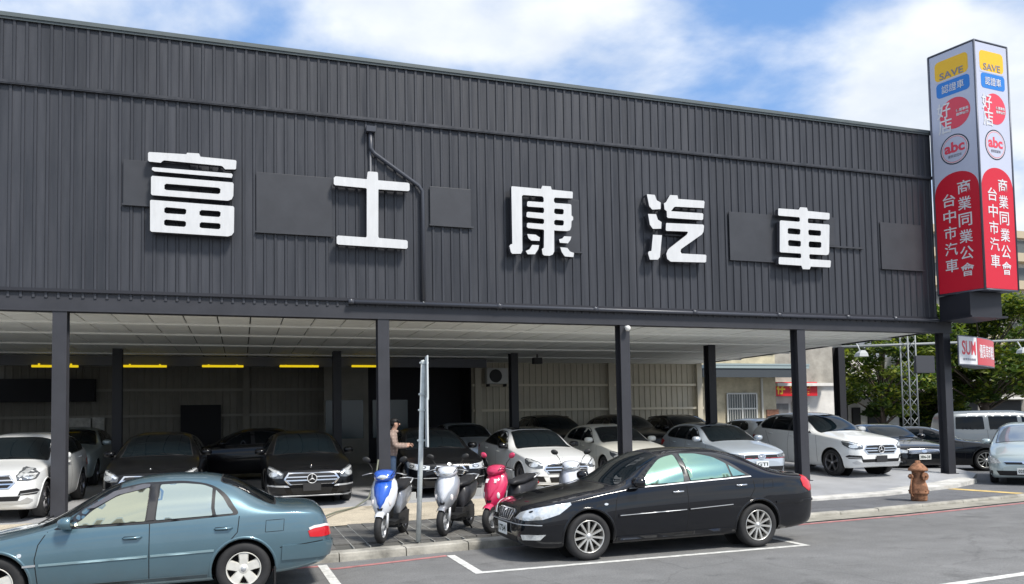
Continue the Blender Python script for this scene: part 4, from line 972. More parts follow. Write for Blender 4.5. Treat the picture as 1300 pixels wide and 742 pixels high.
# ================================================================ teal sedan at the kerb
def teal_sedan():
    L = 4.27; B = (1, -1)
    c = Car('parked_sedan', 'weathered teal four-door sedan with five-spoke white wheels parked at the kerb', 'car', L, 1.685, 2.465, .80, .298,
        [(0,.48),(.012,.55),(.04,.61),(.10,.655),(.3,.70),(.7,.775),(1.05,.84),(1.18,.875),(1.4,.99),(1.75,1.20),(1.95,1.285),(2.2,1.342),(2.5,1.362),(2.8,1.355),(3.02,1.322),(3.2,1.26),(3.45,1.115),(3.62,1.02),(3.72,.985),(3.95,.97),(4.08,.955),(4.16,.91),(4.22,.80),(4.255,.68),(4.27,.58)],
        [(0,.38),(.012,.31),(.05,.24),(.14,.20),(.5,.18),(1.2,.185),(2.9,.19),(3.6,.22),(4.0,.27),(4.15,.31),(4.23,.37),(4.27,.46)],
        [(0,.45),(.1,.58),(.3,.64),(.9,.745),(1.2,.80),(1.6,.835),(3.2,.895),(3.7,.90),(4.05,.87),(4.2,.75),(4.27,.52)],
        hwk(L, .55, .64), P_TEAL, tum=.42, n=4.0, bow=[(0,0),(1.0,0),(1.4,.09),(1.9,.07),(2.3,0),(2.9,-.02),(3.3,-.08),(3.6,-.05),(3.75,0),(5,0)], tw=.18, style='star5', rimm=mat('cream white rim', (.66,.65,.60), .45, .2, var=.1, vscale=15), archR=.345)
    wind(c, 1.20, 1.93, .62, .51, GWIND); wind(c, 3.62, 3.04, .58, .50, GDARK, 'rear_window')
    c.patch('window_surround', 'side', rounded([(1.34,.845),(1.56,1.04),(1.86,1.225),(2.2,1.292),(2.62,1.30),(2.92,1.255),(3.12,1.14),(3.24,.99),(3.22,.91),(2.3,.86)], [.02,.08,.12,.1,.1,.12,.1,.06,.05,.02]), TRIM, .0035, B)
    c.patch('window', 'side', rounded([(1.50,.872),(1.64,1.01),(1.92,1.165),(2.27,1.235),(2.24,.888)], [.02,.06,.08,.02,.01]), GFILM3, .010, B)
    c.patch('window_visor', 'side', rounded([(1.60,1.03),(1.68,1.04),(1.92,1.165),(2.27,1.235),(2.275,1.265),(2.2,1.268),(1.88,1.20)], .01), mat('smoked visor', (.10,.10,.11), .2), .017, B)
    c.patch('window', 'side', rounded([(2.385,1.262),(2.62,1.268),(2.84,1.245),(2.945,1.205),(2.935,.915),(2.35,.893)], [.02,.05,.05,.01,.01,.02]), GFILM2, .010, B)
    c.patch('quarter_window', 'side', rounded([(2.985,1.185),(3.08,1.10),(3.165,.98),(3.168,.925),(2.975,.918)], [.01,.03,.03,.02,.01]), GFILM2, .010, B)
    c.patch('door_pillar', 'side', [(2.255,.89),(2.285,1.262),(2.37,1.266),(2.335,.893)], mat('pillar black', (.03,.03,.032), .45), .012, B)
    for a in ([(1.30,.83),(1.22,.70),(1.19,.55),(1.22,.235)], [(2.29,.86),(2.285,.24)], [(3.22,.895),(3.20,.72),(3.08,.58),(2.94,.46),(2.90,.26)]): c.seam(a, .009)
    c.seam([(3.50,.70),(3.70,.705),(3.71,.835),(3.51,.83),(3.50,.70)], .006); c.seam([(3.66,.515),(4.2,.56)], .010); c.seam([(.08,.50),(.48,.505)], .008)
    c.patch('side_moulding', 'side', [(1.08,.475),(1.08,.495),(1.20,.50),(1.20,.48)], SILV, .010, B, dep=.01); c.patch('side_moulding', 'side', [(1.23,.478),(1.23,.500),(2.27,.525),(2.27,.503)], mat('teal moulding', (.25,.36,.39), .35, .3), .010, B, dep=.01, res=.15)
    c.patch('side_moulding', 'side', [(2.30,.503),(2.30,.525),(2.95,.543),(2.95,.520)], mat('teal moulding', (0,0,0)), .010, B, dep=.01, res=.15)
    c.patch('sill_moulding', 'side', [(1.22,.215),(1.22,.255),(2.88,.27),(2.88,.232)], mat('sill grey', (.05,.07,.08), .6), .008, B, dep=.008, res=.15)
    c.patch('fuel_repeater', 'side', ellipse(1.05,.60,.022,.022,14), LENS, .006, B)
    c.mirror(1.45, .875, P_TEAL, sc=.9); c.handle(2.12, .72, P_TEAL); c.handle(3.05, .765, P_TEAL)
    for u, z in ((2.12,.722),(3.05,.767)): c.patch('handle_recess', 'side', rrect(u-.09,z-.022,u+.05,z+.016,.012), SEAM, .002, B)
    c.patch('tail_light', 'rear', [(30,.605),(31,.69),(38,.715),(46,.705),(50,.68),(49,.61),(42,.60)], TAILR, .008, B); c.patch('turn_lamp', 'rear', [(31,.692),(32,.725),(38,.745),(46,.738),(49.5,.715),(49,.69),(46,.707),(38,.717)], TAILW, .009, B)
    c.patch('headlight', 'front', [(20,.50),(20,.58),(40,.61),(52,.61),(54,.53),(40,.50)], LENS, .008, B); c.patch('grille', 'front', [(-17,.52),(-17,.585),(17,.585),(17,.52)], GRILLE, .008); c.plate('AE-1734', 0, .40)
    c.patch('rear_bumper', 'rear', [(-66,.37),(-66,.535),(66,.535),(66,.37)], P_TEAL, .018, dep=.018, res=.035)
    for sg in B:
        q = MB(); x = L/2-3.265-.34; q.bbox((x-.012, sg*.62, .10), (x+.012, sg*.80, .30), .006); q.build('mud_flap', BLACKP, c.root)
    # wiper cover clutter at the cowl
    q = MB(); q.tube([c.loc(1.17, .62, .87)+Vector((0,0,.03)), c.loc(1.22, .1, .93)+Vector((0,0,.0))], .008, 5); q.build('wiper', BLACKP, c.root)
    return c
tsd = teal_sedan(); tsd.place(.03-3.265+tsd.L/2, 9.66+.78, 180)
# ================================================================ the lot: template cars
TOPS = {'sedan': (4.7, 1.45, [(0,.52),(.012,.60),(.035,.68),(.08,.74),(.18,.79),(.5,.865),(1.0,.945),(1.35,.99),(1.5,1.04),(1.8,1.20),(2.1,1.34),(2.3,1.40),(2.6,1.44),(2.9,1.45),(3.2,1.43),(3.5,1.36),(3.9,1.21),(4.15,1.11),(4.3,1.075),(4.5,1.05),(4.6,1.0),(4.66,.88),(4.7,.66)],
  [(0,.36),(.012,.28),(.05,.22),(.14,.19),(.5,.17),(4.0,.2),(4.4,.25),(4.6,.33),(4.67,.45),(4.7,.55)], [(0,.47),(.08,.66),(.3,.74),(1.0,.86),(1.5,.91),(3.4,.97),(4.2,.98),(4.6,.85),(4.7,.6)],
  [(0,0),(1.2,0),(1.6,.11),(2.2,.08),(2.6,0),(3.2,-.02),(3.8,-.09),(4.15,-.06),(4.35,0),(5,0)],
  dict(w=(1.40,2.26,.70,.56), r=(4.12,3.45,.62,.53), dlo=([(1.66,.955),(1.9,1.13),(2.2,1.30),(2.5,1.365),(2.85,1.375),(3.2,1.33),(3.5,1.22),(3.76,1.06),(3.7,1.03),(2.6,.99)], [.02,.1,.15,.1,.1,.15,.15,.03,.02,.02]),
   panes=[[(1.78,.985),(1.95,1.125),(2.22,1.27),(2.50,1.335),(2.54,1.01)], [(2.62,1.34),(2.85,1.345),(3.18,1.30),(3.45,1.19),(3.62,1.075),(3.55,1.045),(2.66,1.015)]], mir=(1.74,.98), seams=[[(1.45,.90),(1.38,.6),(1.40,.26)], [(2.58,.98),(2.60,.26)], [(3.70,1.0),(3.55,.7),(3.42,.5),(3.4,.3)]], handles=[(2.42,.86),(3.42,.90)], fo=.82, wb=2.86)),
 'hatch': (4.26, 1.46, [(0,.54),(.012,.62),(.03,.70),(.07,.76),(.16,.81),(.5,.89),(.95,.965),(1.15,1.0),(1.3,1.05),(1.6,1.21),(1.9,1.35),(2.1,1.405),(2.4,1.445),(2.8,1.46),(3.2,1.445),(3.55,1.40),(3.75,1.34),(3.95,1.17),(4.08,1.04),(4.16,.96),(4.22,.84),(4.26,.64)],
  [(0,.36),(.012,.28),(.05,.22),(.14,.19),(.5,.17),(3.6,.2),(4.0,.25),(4.18,.35),(4.24,.45),(4.26,.55)], [(0,.48),(.08,.68),(.3,.76),(.9,.88),(1.4,.93),(3.2,.99),(3.8,1.0),(4.15,.88),(4.26,.6)],
  [(0,0),(1.0,0),(1.4,.11),(2.0,.08),(2.4,0),(3.3,0),(3.8,-.08),(4.1,-.05),(4.3,0)],
  dict(w=(1.22,2.04,.70,.57), r=(4.04,3.72,.60,.55), dlo=([(1.46,.975),(1.72,1.14),(2.0,1.295),(2.3,1.365),(2.8,1.385),(3.2,1.36),(3.5,1.27),(3.66,1.10),(3.5,1.045),(2.4,1.01)], [.02,.1,.15,.1,.1,.15,.12,.06,.03,.02]),
   panes=[[(1.58,1.0),(1.76,1.13),(2.02,1.265),(2.30,1.335),(2.36,1.03)], [(2.44,1.34),(2.8,1.355),(3.0,1.34),(3.04,1.05),(2.47,1.035)], [(3.08,1.335),(3.22,1.325),(3.46,1.245),(3.58,1.105),(3.48,1.065),(3.1,1.055)]], mir=(1.55,1.0), seams=[[(1.30,.92),(1.24,.6),(1.25,.26)], [(2.40,1.0),(2.42,.26)], [(3.40,1.0),(3.25,.65),(3.05,.48),(3.02,.3)]], handles=[(2.24,.88),(3.1,.92)], fo=.86, wb=2.63)),
 'suv': (4.66, 1.64, [(0,.62),(.012,.72),(.03,.82),(.07,.90),(.16,.96),(.5,1.03),(1.0,1.095),(1.3,1.14),(1.45,1.19),(1.8,1.385),(2.05,1.51),(2.3,1.585),(2.65,1.63),(3.1,1.64),(3.6,1.61),(3.95,1.55),(4.15,1.46),(4.35,1.25),(4.45,1.13),(4.55,1.05),(4.62,.9),(4.66,.7)],
  [(0,.42),(.012,.36),(.05,.29),(.14,.25),(.5,.23),(4.0,.25),(4.4,.31),(4.6,.42),(4.66,.58)], [(0,.56),(.08,.80),(.3,.90),(1.0,1.0),(1.5,1.05),(3.4,1.11),(4.2,1.13),(4.5,1.0),(4.66,.65)],
  [(0,0),(1.1,0),(1.6,.11),(2.2,.08),(2.6,0),(3.6,0),(4.2,-.09),(4.45,-.05),(4.7,0)],
  dict(w=(1.36,2.22,.74,.60), r=(4.40,4.08,.64,.56), dlo=([(1.62,1.095),(1.9,1.28),(2.18,1.445),(2.5,1.525),(3.1,1.55),(3.6,1.52),(3.95,1.42),(4.12,1.26),(3.95,1.18),(2.6,1.13)], [.02,.1,.15,.1,.1,.15,.12,.06,.03,.02]),
   panes=[[(1.75,1.12),(1.95,1.27),(2.2,1.415),(2.5,1.492),(2.58,1.155)], [(2.66,1.50),(3.1,1.518),(3.38,1.505),(3.42,1.18),(2.7,1.16)], [(3.46,1.50),(3.62,1.488),(3.88,1.395),(4.02,1.265),(3.93,1.205),(3.48,1.185)]], mir=(1.72,1.12), seams=[[(1.45,1.04),(1.38,.7),(1.40,.34)], [(2.62,1.11),(2.66,.34)], [(3.72,1.12),(3.55,.85),(3.42,.6),(3.4,.4)]], handles=[(2.44,1.0),(3.46,1.04)], fo=.84, wb=2.873))}
def tcar(kind, name, label, H, L, W, pnt, group=None, R=.335, style='five', rimm=None, cat='car', glass=None, clad=None, wglass=None, roofm=None, mirm=None, detail=True, nose=.58):
    Lr, Hr, top, bot, belt, bow, D = TOPS[kind]; kx, kz = L/Lr, H/Hr
    S = lambda P: [(u*kx if u > .2 else u, z*kz) for u, z in P]
    hs = kx; fo, wb = D['fo']*kx, D['wb']*kx
    c = Car(name, label, cat, L, W, wb, fo, R, [(u*kx if u > .2 else u, z*kz) for u, z in top], [(u*kx if u > .2 else u, z*kz) for u, z in bot], [(u*kx if u > .2 else u, z*kz) for u, z in belt], hwk(L, nose, .64), pnt, tum=.40, n=4.4,
        bow=[(u*kx, v) for u, v in bow], tw=.21, style=style, rimm=rimm, group=group, dens=.85, clad=clad)
    c.kx, c.kz = kx, kz; B = (1, -1); wk = W/1.82
    u0, u1, y0, y1 = D['w']; wind(c, u0*kx, u1*kx, y0*wk, y1*wk, wglass or GWIND)
    u0, u1, y0, y1 = D['r']; wind(c, u0*kx, u1*kx, y0*wk, y1*wk, GDARK, 'rear_window')
    c.patch('window_surround', 'side', rounded(S(D['dlo'][0]), D['dlo'][1]), TRIM, .0035, B, res=.1)
    for p in D['panes']: c.patch('window', 'side', rounded(S(p), .02, 2), glass or GDARK, .006, B, res=.1)
    if roofm: c.patch('roof_panel', 'top', rounded([((D['w'][1]+.1)*kx, -.5), ((D['w'][1]+.1)*kx, .5), ((D['r'][1]-.15)*kx, .5), ((D['r'][1]-.15)*kx, -.5)], .06), roofm, .005, res=.15)
    c.mirror(D['mir'][0]*kx, D['mir'][1]*kz, mirm or pnt, sc=1.0)
    if detail:
        for p in D['seams']: c.seam(S(p), .009)
        for u, z in D['handles']: c.handle(u*kx, z*kz, pnt)
        c.patch('tail_light', 'rear', [(30, .78*kz), (30, .93*kz), (56, .97*kz), (66, .93*kz), (58, .80*kz)], TAILR, .008, B)
        q = MB(); q.tube([c.loc(D['w'][0]*kx-.03, .6, c.topz(D['w'][0]*kx-.03, .6)+.012), c.loc(D['w'][0]*kx+.06, .05, c.topz(D['w'][0]*kx+.06, .05)+.014)], .008, 5); q.build('wiper', BLACKP, c.root)
    return c
def zz(c, P): return [(a, b*c.kz) for a, b in P]
def merc_front(c, suv=False, dark=False, amg=False):
    B = (1, -1); o = .175 if suv else 0
    f = lambda P: [(a, (b+o)) for a, b in P] if suv else zz(c, P)
    c.patch('headlight', 'front', rounded(f([(32,.585),(32,.675),(38,.735),(50,.785),(60,.80),(62,.77),(59,.69),(50,.605),(40,.575)]), .03, 2), LENSD if not dark else LENSD, .008, B)
    c.patch('headlight_strip', 'front', rounded(f([(33,.66),(38,.718),(50,.768),(60,.785),(60.5,.77),(50,.74),(39,.68),(34.5,.64)]), .02, 2), LENS, .011, B)
    c.patch('headlight_lens', 'front', f(ellipse(44,.655,6.5,.048,12)), LENS, .011, B)
    c.patch('grille', 'front', rounded(f([(-24,.465),(-29,.56),(-26,.672),(26,.672),(29,.56),(24,.465)]), .04, 2), GRILLE, .009)
    c.patch('grille_frame', 'front', rounded(f([(-25.5,.45),(-31,.56),(-27.5,.69),(27.5,.69),(31,.56),(25.5,.45)]), .05, 2), CHROME, .012, holes=[rounded(f([(-24,.466),(-29.2,.56),(-26,.671),(26,.671),(29.2,.56),(24,.466)]), .04, 2)])
    for z0 in (.535, .60): c.patch('grille_bar', 'front', f([(-28.3,z0-.012),(-28.3,z0+.012),(28.3,z0+.012),(28.3,z0-.012)]), CHROME, .017)
    star(c, 0, (.57+o) if suv else .57*c.kz, .102)
    if suv:
        c.patch('side_intake', 'front', rounded([(32,.50),(34,.585),(50,.60),(55,.56),(50,.50)], .03), GRILLE, .006, B); c.patch('fog_trim', 'front', [(34,.515),(34,.53),(52,.545),(52,.53)], SILV, .010, B)
        c.patch('lower_intake', 'front', rounded([(-32,.40),(-34,.49),(34,.49),(32,.40)], .03), GRILLE, .006); c.patch('skid_plate', 'front', rounded([(-42,.355),(-46,.40),(-40,.455),(-34,.405),(34,.405),(40,.455),(46,.40),(42,.355)], .02, 2), SILV, .014)
        c.plate(None, 0, .50, blank=mat('dark plate', (.03,.03,.032), .5))
    else:
        c.patch('side_intake', 'front', rounded(f([(28,.275),(31,.40),(50,.415),(56,.36),(50,.29)]), .04), GRILLE, .006, B); c.patch('lower_intake', 'front', rounded(f([(-22,.255),(-24,.38),(24,.38),(22,.255)]), .03), GRILLE, .006)
        c.patch('bumper_wing', 'front', rounded(f([(25,.40),(27,.44),(52,.445),(56,.41),(50,.42),(30,.405)]), .01, 2), c.paint if not dark else SILV, .016, B); c.patch('bumper_lip', 'front', f([(-60,.218),(-60,.235),(60,.235),(60,.218)]), SILV if dark else c.paint, .018, res=.15)
        c.plate(None, 0, .40*c.kz, blank=mat('dark plate', (0,0,0)))
        P = c.loc(.19, 0, c.topz(.19, 0)); q = MB(); q.ell(P+Vector((0,0,.012)), (.022,.022,.012)); q.build('hood_badge', CHROME, c.root)
def bmw_front(c):
    B = (1, -1); f = lambda P: zz(c, P)
    for sg in B: 
        c.patch('kidney_grille', 'front', rounded(f([(2.5*sg,.50),(2*sg,.655),(17*sg,.66),(20*sg,.59),(16*sg,.49)]), .04), GRILLE, .012); c.patch('kidney_frame', 'front', rounded(f([(1.2*sg,.485),(1*sg,.672),(18*sg,.68),(22*sg,.59),(17*sg,.475)]), .05, 2), CHROME, .018, holes=[rounded(f([(2.8*sg,.502),(2.4*sg,.652),(16.8*sg,.658),(19.6*sg,.59),(15.8*sg,.493)]), .04, 2)])
    c.patch('headlight', 'front', rounded(f([(26,.60),(26,.68),(44,.73),(60,.765),(64,.73),(58,.65),(42,.60)]), .03, 2), LENS, .008, B)
    for ph, r in ((34,.036),(48,.038)): c.patch('headlight_ring', 'front', f(ellipse(ph,.655 if ph < 40 else .675,4.2,r,14)), LENSD, .012, B); c.patch('headlight_lens', 'front', f(ellipse(ph,.655 if ph < 40 else .675,2.6,r*.6,12)), LENS, .014, B)
    c.patch('lower_intake', 'front', rounded(f([(-30,.25),(-32,.36),(32,.36),(30,.25)]), .03), GRILLE, .007); c.patch('side_intake', 'front', rounded(f([(36,.27),(36,.37),(54,.40),(52,.29)]), .03), GRILLE, .007, B)
    c.patch('bumper_bar', 'front', f([(-58,.415),(-58,.43),(58,.43),(58,.415)]), SILV, .012, res=.15); c.plate(None, 0, .43*c.kz, blank=mat('dark plate', (0,0,0)))
    c.patch('emblem', 'front', f(ellipse(0,.71,3,.03,12)), SILV, .014)
def golf_front(c):
    B = (1, -1); f = lambda P: zz(c, P)
    c.patch('grille', 'front', rounded(f([(-27,.60),(-27,.69),(27,.69),(27,.60)]), .02), GRILLE, .008); c.patch('red_strip', 'front', f([(-56,.607),(-56,.618),(-7,.612),(-7,.601)]), mat('red trim', (.5,.02,.03), .3), .012); c.patch('red_strip', 'front', f([(56,.607),(56,.618),(7,.612),(7,.601)]), mat('red trim', (0,0,0)), .012)
    c.patch('headlight', 'front', rounded(f([(28,.60),(28,.70),(46,.735),(60,.765),(62,.72),(56,.63),(44,.60)]), .03, 2), LENSD, .008, B); c.patch('headlight_lens', 'front', f(ellipse(42,.66,6,.04,12)), LENS, .012, B)
    c.patch('emblem', 'front', f(ellipse(0,.65,7,.068,18)), CHROME, .022); c.patch('emblem_disc', 'front', f(ellipse(0,.65,5.8,.057,18)), mat('badge blue', (.3,.33,.38), .3, .6), .0235)
    q = MB(); P = c.polar(0,.65*c.kz); x = P.x+.026
    for pts in ([(-.036,.032),(0,.0),(.036,.032)], [(-.05,.015),(-.025,-.04),(0,-.005),(.025,-.04),(.05,.015)]): q.tube([(x, a, .65*c.kz+b) for a, b in pts], .006, 5)
    q.build('emblem_letters', CHROME, c.root)
    c.patch('lower_intake', 'front', rounded(f([(-34,.26),(-36,.40),(36,.40),(34,.26)]), .03), GRILLE, .007); c.patch('side_intake', 'front', rounded(f([(42,.28),(42,.40),(56,.42),(54,.30)]), .03), GRILLE, .007, B); c.plate('GTI', 0, .46*c.kz, blank=mat('white dealer plate', (.7,.72,.74), .5))
def jp_front(c, txt, wide=True):
    B = (1, -1); f = lambda P: zz(c, P)
    c.patch('grille', 'front', rounded(f([(-24,.54),(-27,.66),(27,.66),(24,.54)]), .02), GRILLE, .008)
    for z0 in (.57, .60, .63, .66): c.patch('grille_bar', 'front', f([(-27,z0-.008),(-27,z0+.008),(27,z0+.008),(27,z0-.008)]), CHROME, .013)
    c.patch('headlight', 'front', rounded(f([(28,.58),(28,.66),(46,.71),(62,.755),(64,.72),(54,.61),(42,.57)]), .03, 2), LENS, .008, B)
    c.patch('lower_intake', 'front', rounded(f([(-30,.26),(-32,.40),(32,.40),(30,.26)]), .03), GRILLE, .007); c.patch('fog_lamp', 'front', f(ellipse(46,.36,5,.04,12)), LENS, .009, B); c.patch('chrome_wing', 'front', rounded(f([(36,.30),(36,.33),(58,.47),(60,.45)]), .01, 2), CHROME, .010, B)
    c.patch('emblem', 'front', f(ellipse(0,.62,5,.045,14)), CHROME, .02); c.plate(txt, 0, .46*c.kz)
LZ = .204
GL = 'cars in the sales lot'
# first row, noses towards the street
glc = tcar('suv', 'parked_suv', 'white suv with silver skid plate and star grille beside the rusty hydrant', 1.71, 4.68, 1.90, P_WHITE, GL, .365, 'five', ALLOYD, glass=GDARK); merc_front(glc, True); glc.place_nose(16.25, 17.2, -90)
for sg in (1, -1):
    q = MB(); pts = [glc.loc(u, sg*.66, glc.topz(u, .66)+.03) for u in (2.3, 2.6, 3.2, 3.7, 4.0)]; q.tube(pts, .016, 6); q.build('roof_rail', SILV, glc.root)
golf = tcar('hatch', 'parked_hatchback', 'pale silver blue hatchback with red grille strip behind the black sedan', 1.46, 4.27, 1.80, P_SILVER, GL, .32, 'five', ALLOYD, roofm=mat('black roof', (.012,.012,.014), .1)); golf_front(golf); golf.place_nose(12.55, 17.3, -93)
wh = tcar('hatch', 'parked_hatchback', 'cream white hatchback partly behind a dark post, black bonnet scoop mirror', 1.45, 4.36, 1.78, P_CREAMW, GL, .32, 'five', ALLOYD); merc_front(wh); wh.place_nose(9.8, 18.2, -92); wh.root['label'] = 'cream white hatchback between the white star-grille sedan and the silver hatchback'
cc_ = tcar('sedan', 'parked_sedan', 'white sedan with black roof and star grille behind the pink scooter', 1.44, 4.69, 1.81, P_WHITE, GL, .33, 'five', ALLOYD, roofm=mat('black roof', (0,0,0)), mirm=mat('black mirror', (.01,.01,.012), .15)); merc_front(cc_, amg=True); cc_.place_nose(7.1, 17.1, -90)
bm_ = tcar('sedan', 'parked_sedan', 'black sedan with twin kidney grille and pale headlamps behind the sign pole', 1.47, 4.91, 1.86, P_BLK2, GL, .335, 'ten', ALLOY); bmw_front(bm_); bm_.place_nose(4.40, 17.35, -92)
ec_ = tcar('sedan', 'parked_sedan', 'black sedan with chrome star grille and grey plate behind the teal sedan', 1.46, 4.92, 1.85, P_BLK2, GL, .34, 'five', ALLOYD); merc_front(ec_, dark=True); ec_.place_nose(1.39, 17.0, -90)
d5 = tcar('sedan', 'parked_sedan', 'black sedan hidden up to its bonnet by the teal sedan roof', 1.48, 4.92, 1.85, P_BLK2, GL, .34, 'five', ALLOYD); merc_front(d5, dark=True); d5.place_nose(-1.70, 17.3, -90)
gla = tcar('suv', 'parked_suv', 'white suv with dark oval side intakes beside the post over the teal bonnet', 1.54, 4.42, 1.80, P_WHITE, GL, .345, 'five', ALLOYD); merc_front(gla, True); gla.place_nose(-4.42, 16.75, -93)
# second row
def second(kind, px, py, Y, W, L, H, pnt, label, name='parked_car', head=-90, rails=False):
    P = onY(px, py, Y); c = tcar(kind, name, label, H, L, W, pnt, GL, .33, 'five', ALLOYD, detail=False); c.place(P.x, Y, head, fz(0, Y)+.01)
    if rails:
        for sg in (1, -1):
            q = MB(); kx = c.kx; q.tube([c.loc(u*kx, sg*.62, c.topz(u*kx, .62)+.035) for u in (2.35, 2.7, 3.2, 3.7, 3.95)], .018, 6); q.build('roof_rail', BLACKP, c.root)
    return c
second('suv', 92, 560, 25.6, 1.8, 4.5, 1.56, P_WISH, 'pale suv in the gloom behind the white suv, seen past the post')
second('sedan', 312, 560, 24.6, 1.85, 4.8, 1.46, P_BLK2, 'black sedan standing broadside in the gloom behind the front row', head=176)
second('hatch', 590, 560, 25.3, 1.8, 4.3, 1.5, P_SILVER, 'silver hatchback behind the black kidney-grille sedan', head=-90)
second('suv', 702, 545, 26.2, 1.88, 4.6, 1.72, P_BLK2, 'black suv with roof rails behind the white star-grille sedan', head=-90, rails=True)
second('suv', 795, 545, 26.0, 1.88, 4.6, 1.70, P_BLK2, 'dark suv behind the cream white hatchback before the cream wall', head=-90)
second('suv', 868, 545, 25.4, 1.88, 4.6, 1.66, P_BLK2, 'dark suv with roof rails behind the silver blue hatchback', head=-92, rails=True)
second('hatch', 945, 545, 25.0, 1.8, 4.3, 1.48, P_WHITE, 'white hatchback tail showing behind the large white suv', head=88)
# cars out on the right
ty = tcar('sedan', 'parked_sedan', 'black sedan with bright chrome nose and white plate behind the hydrant', 1.45, 4.75, 1.82, P_BLACK, GL, .33, 'ten', ALLOY); jp_front(ty, '3806-D8'); ty.place_nose(19.2, 18.6, -106, .2)
t2 = tcar('sedan', 'parked_sedan', 'black sedan parked just behind the chrome-nosed black sedan', 1.45, 4.6, 1.8, P_BLK2, GL, .33, 'ten', ALLOY); jp_front(t2, None); t2.place_nose(21.6, 22.4, -106, .075)
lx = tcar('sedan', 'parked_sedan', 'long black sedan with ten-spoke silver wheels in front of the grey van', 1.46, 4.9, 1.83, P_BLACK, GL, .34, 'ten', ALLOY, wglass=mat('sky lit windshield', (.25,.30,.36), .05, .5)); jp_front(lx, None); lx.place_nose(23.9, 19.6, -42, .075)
def van():
    L, H = 4.9, 1.97
    c = Car('parked_van', 'grey passenger van behind the long black sedan under the tree', 'van', L, 1.75, 2.9, .78, .33,
     [(0,.62),(.012,.74),(.03,.86),(.07,.95),(.16,1.0),(.4,1.07),(.6,1.15),(.9,1.40),(1.2,1.66),(1.4,1.80),(1.7,1.90),(2.2,1.96),(3.2,1.97),(4.3,1.95),(4.7,1.90),(4.8,1.80),(4.86,1.4),(4.88,1.0),(4.9,.7)],
     [(0,.42),(.012,.34),(.05,.28),(.14,.24),(.5,.22),(4.0,.24),(4.7,.3),(4.86,.42),(4.9,.58)], [(0,.55),(.08,.85),(.3,.95),(.8,1.08),(1.2,1.12),(4.5,1.15),(4.8,1.1),(4.9,.66)], hwk(L, .62, .74), P_GREY, tum=.2, n=6, bow=[(0,0),(.5,0),(1.0,.10),(1.6,.03),(2,0),(5,0)], tw=.19, style='five')
    B = (1, -1); wind(c, .68, 1.42, .68, .62, GWIND); c.patch('window_surround', 'side', rounded([(1.0,1.17),(1.38,1.58),(1.9,1.75),(4.55,1.76),(4.62,1.22),(2,1.17)], .06), P_GREY, .002, B)
    for p in ([(1.12,1.20),(1.40,1.54),(1.75,1.70),(1.98,1.715),(1.98,1.21)], [(2.15,1.21),(2.15,1.72),(3.25,1.73),(3.25,1.22)], [(3.45,1.22),(3.45,1.73),(4.48,1.72),(4.53,1.25)]): c.patch('window', 'side', rounded(p, .04), GDARK, .007, B)
    c.mirror(1.2, 1.2, BLACKP); c.seam([(.98,1.1),(.95,.4)]); c.seam([(2.06,1.75),(2.06,.35)]); c.seam([(3.35,1.75),(3.35,.35)]); c.handle(1.9, 1.02, P_GREY); c.handle(2.25, 1.02, P_GREY)
    c.patch('headlight', 'front', [(26,.74),(26,.86),(52,.92),(56,.80),(44,.74)], LENS, .008, B); c.patch('grille', 'front', [(-22,.74),(-22,.84),(22,.84),(22,.74)], GRILLE, .008); c.patch('tail_light', 'rear', [(40,.8),(40,1.3),(50,1.3),(50,.8)], TAILR, .008, B)
    return c
vn = van(); vn.place(29.0, 24.3, -22, .075)
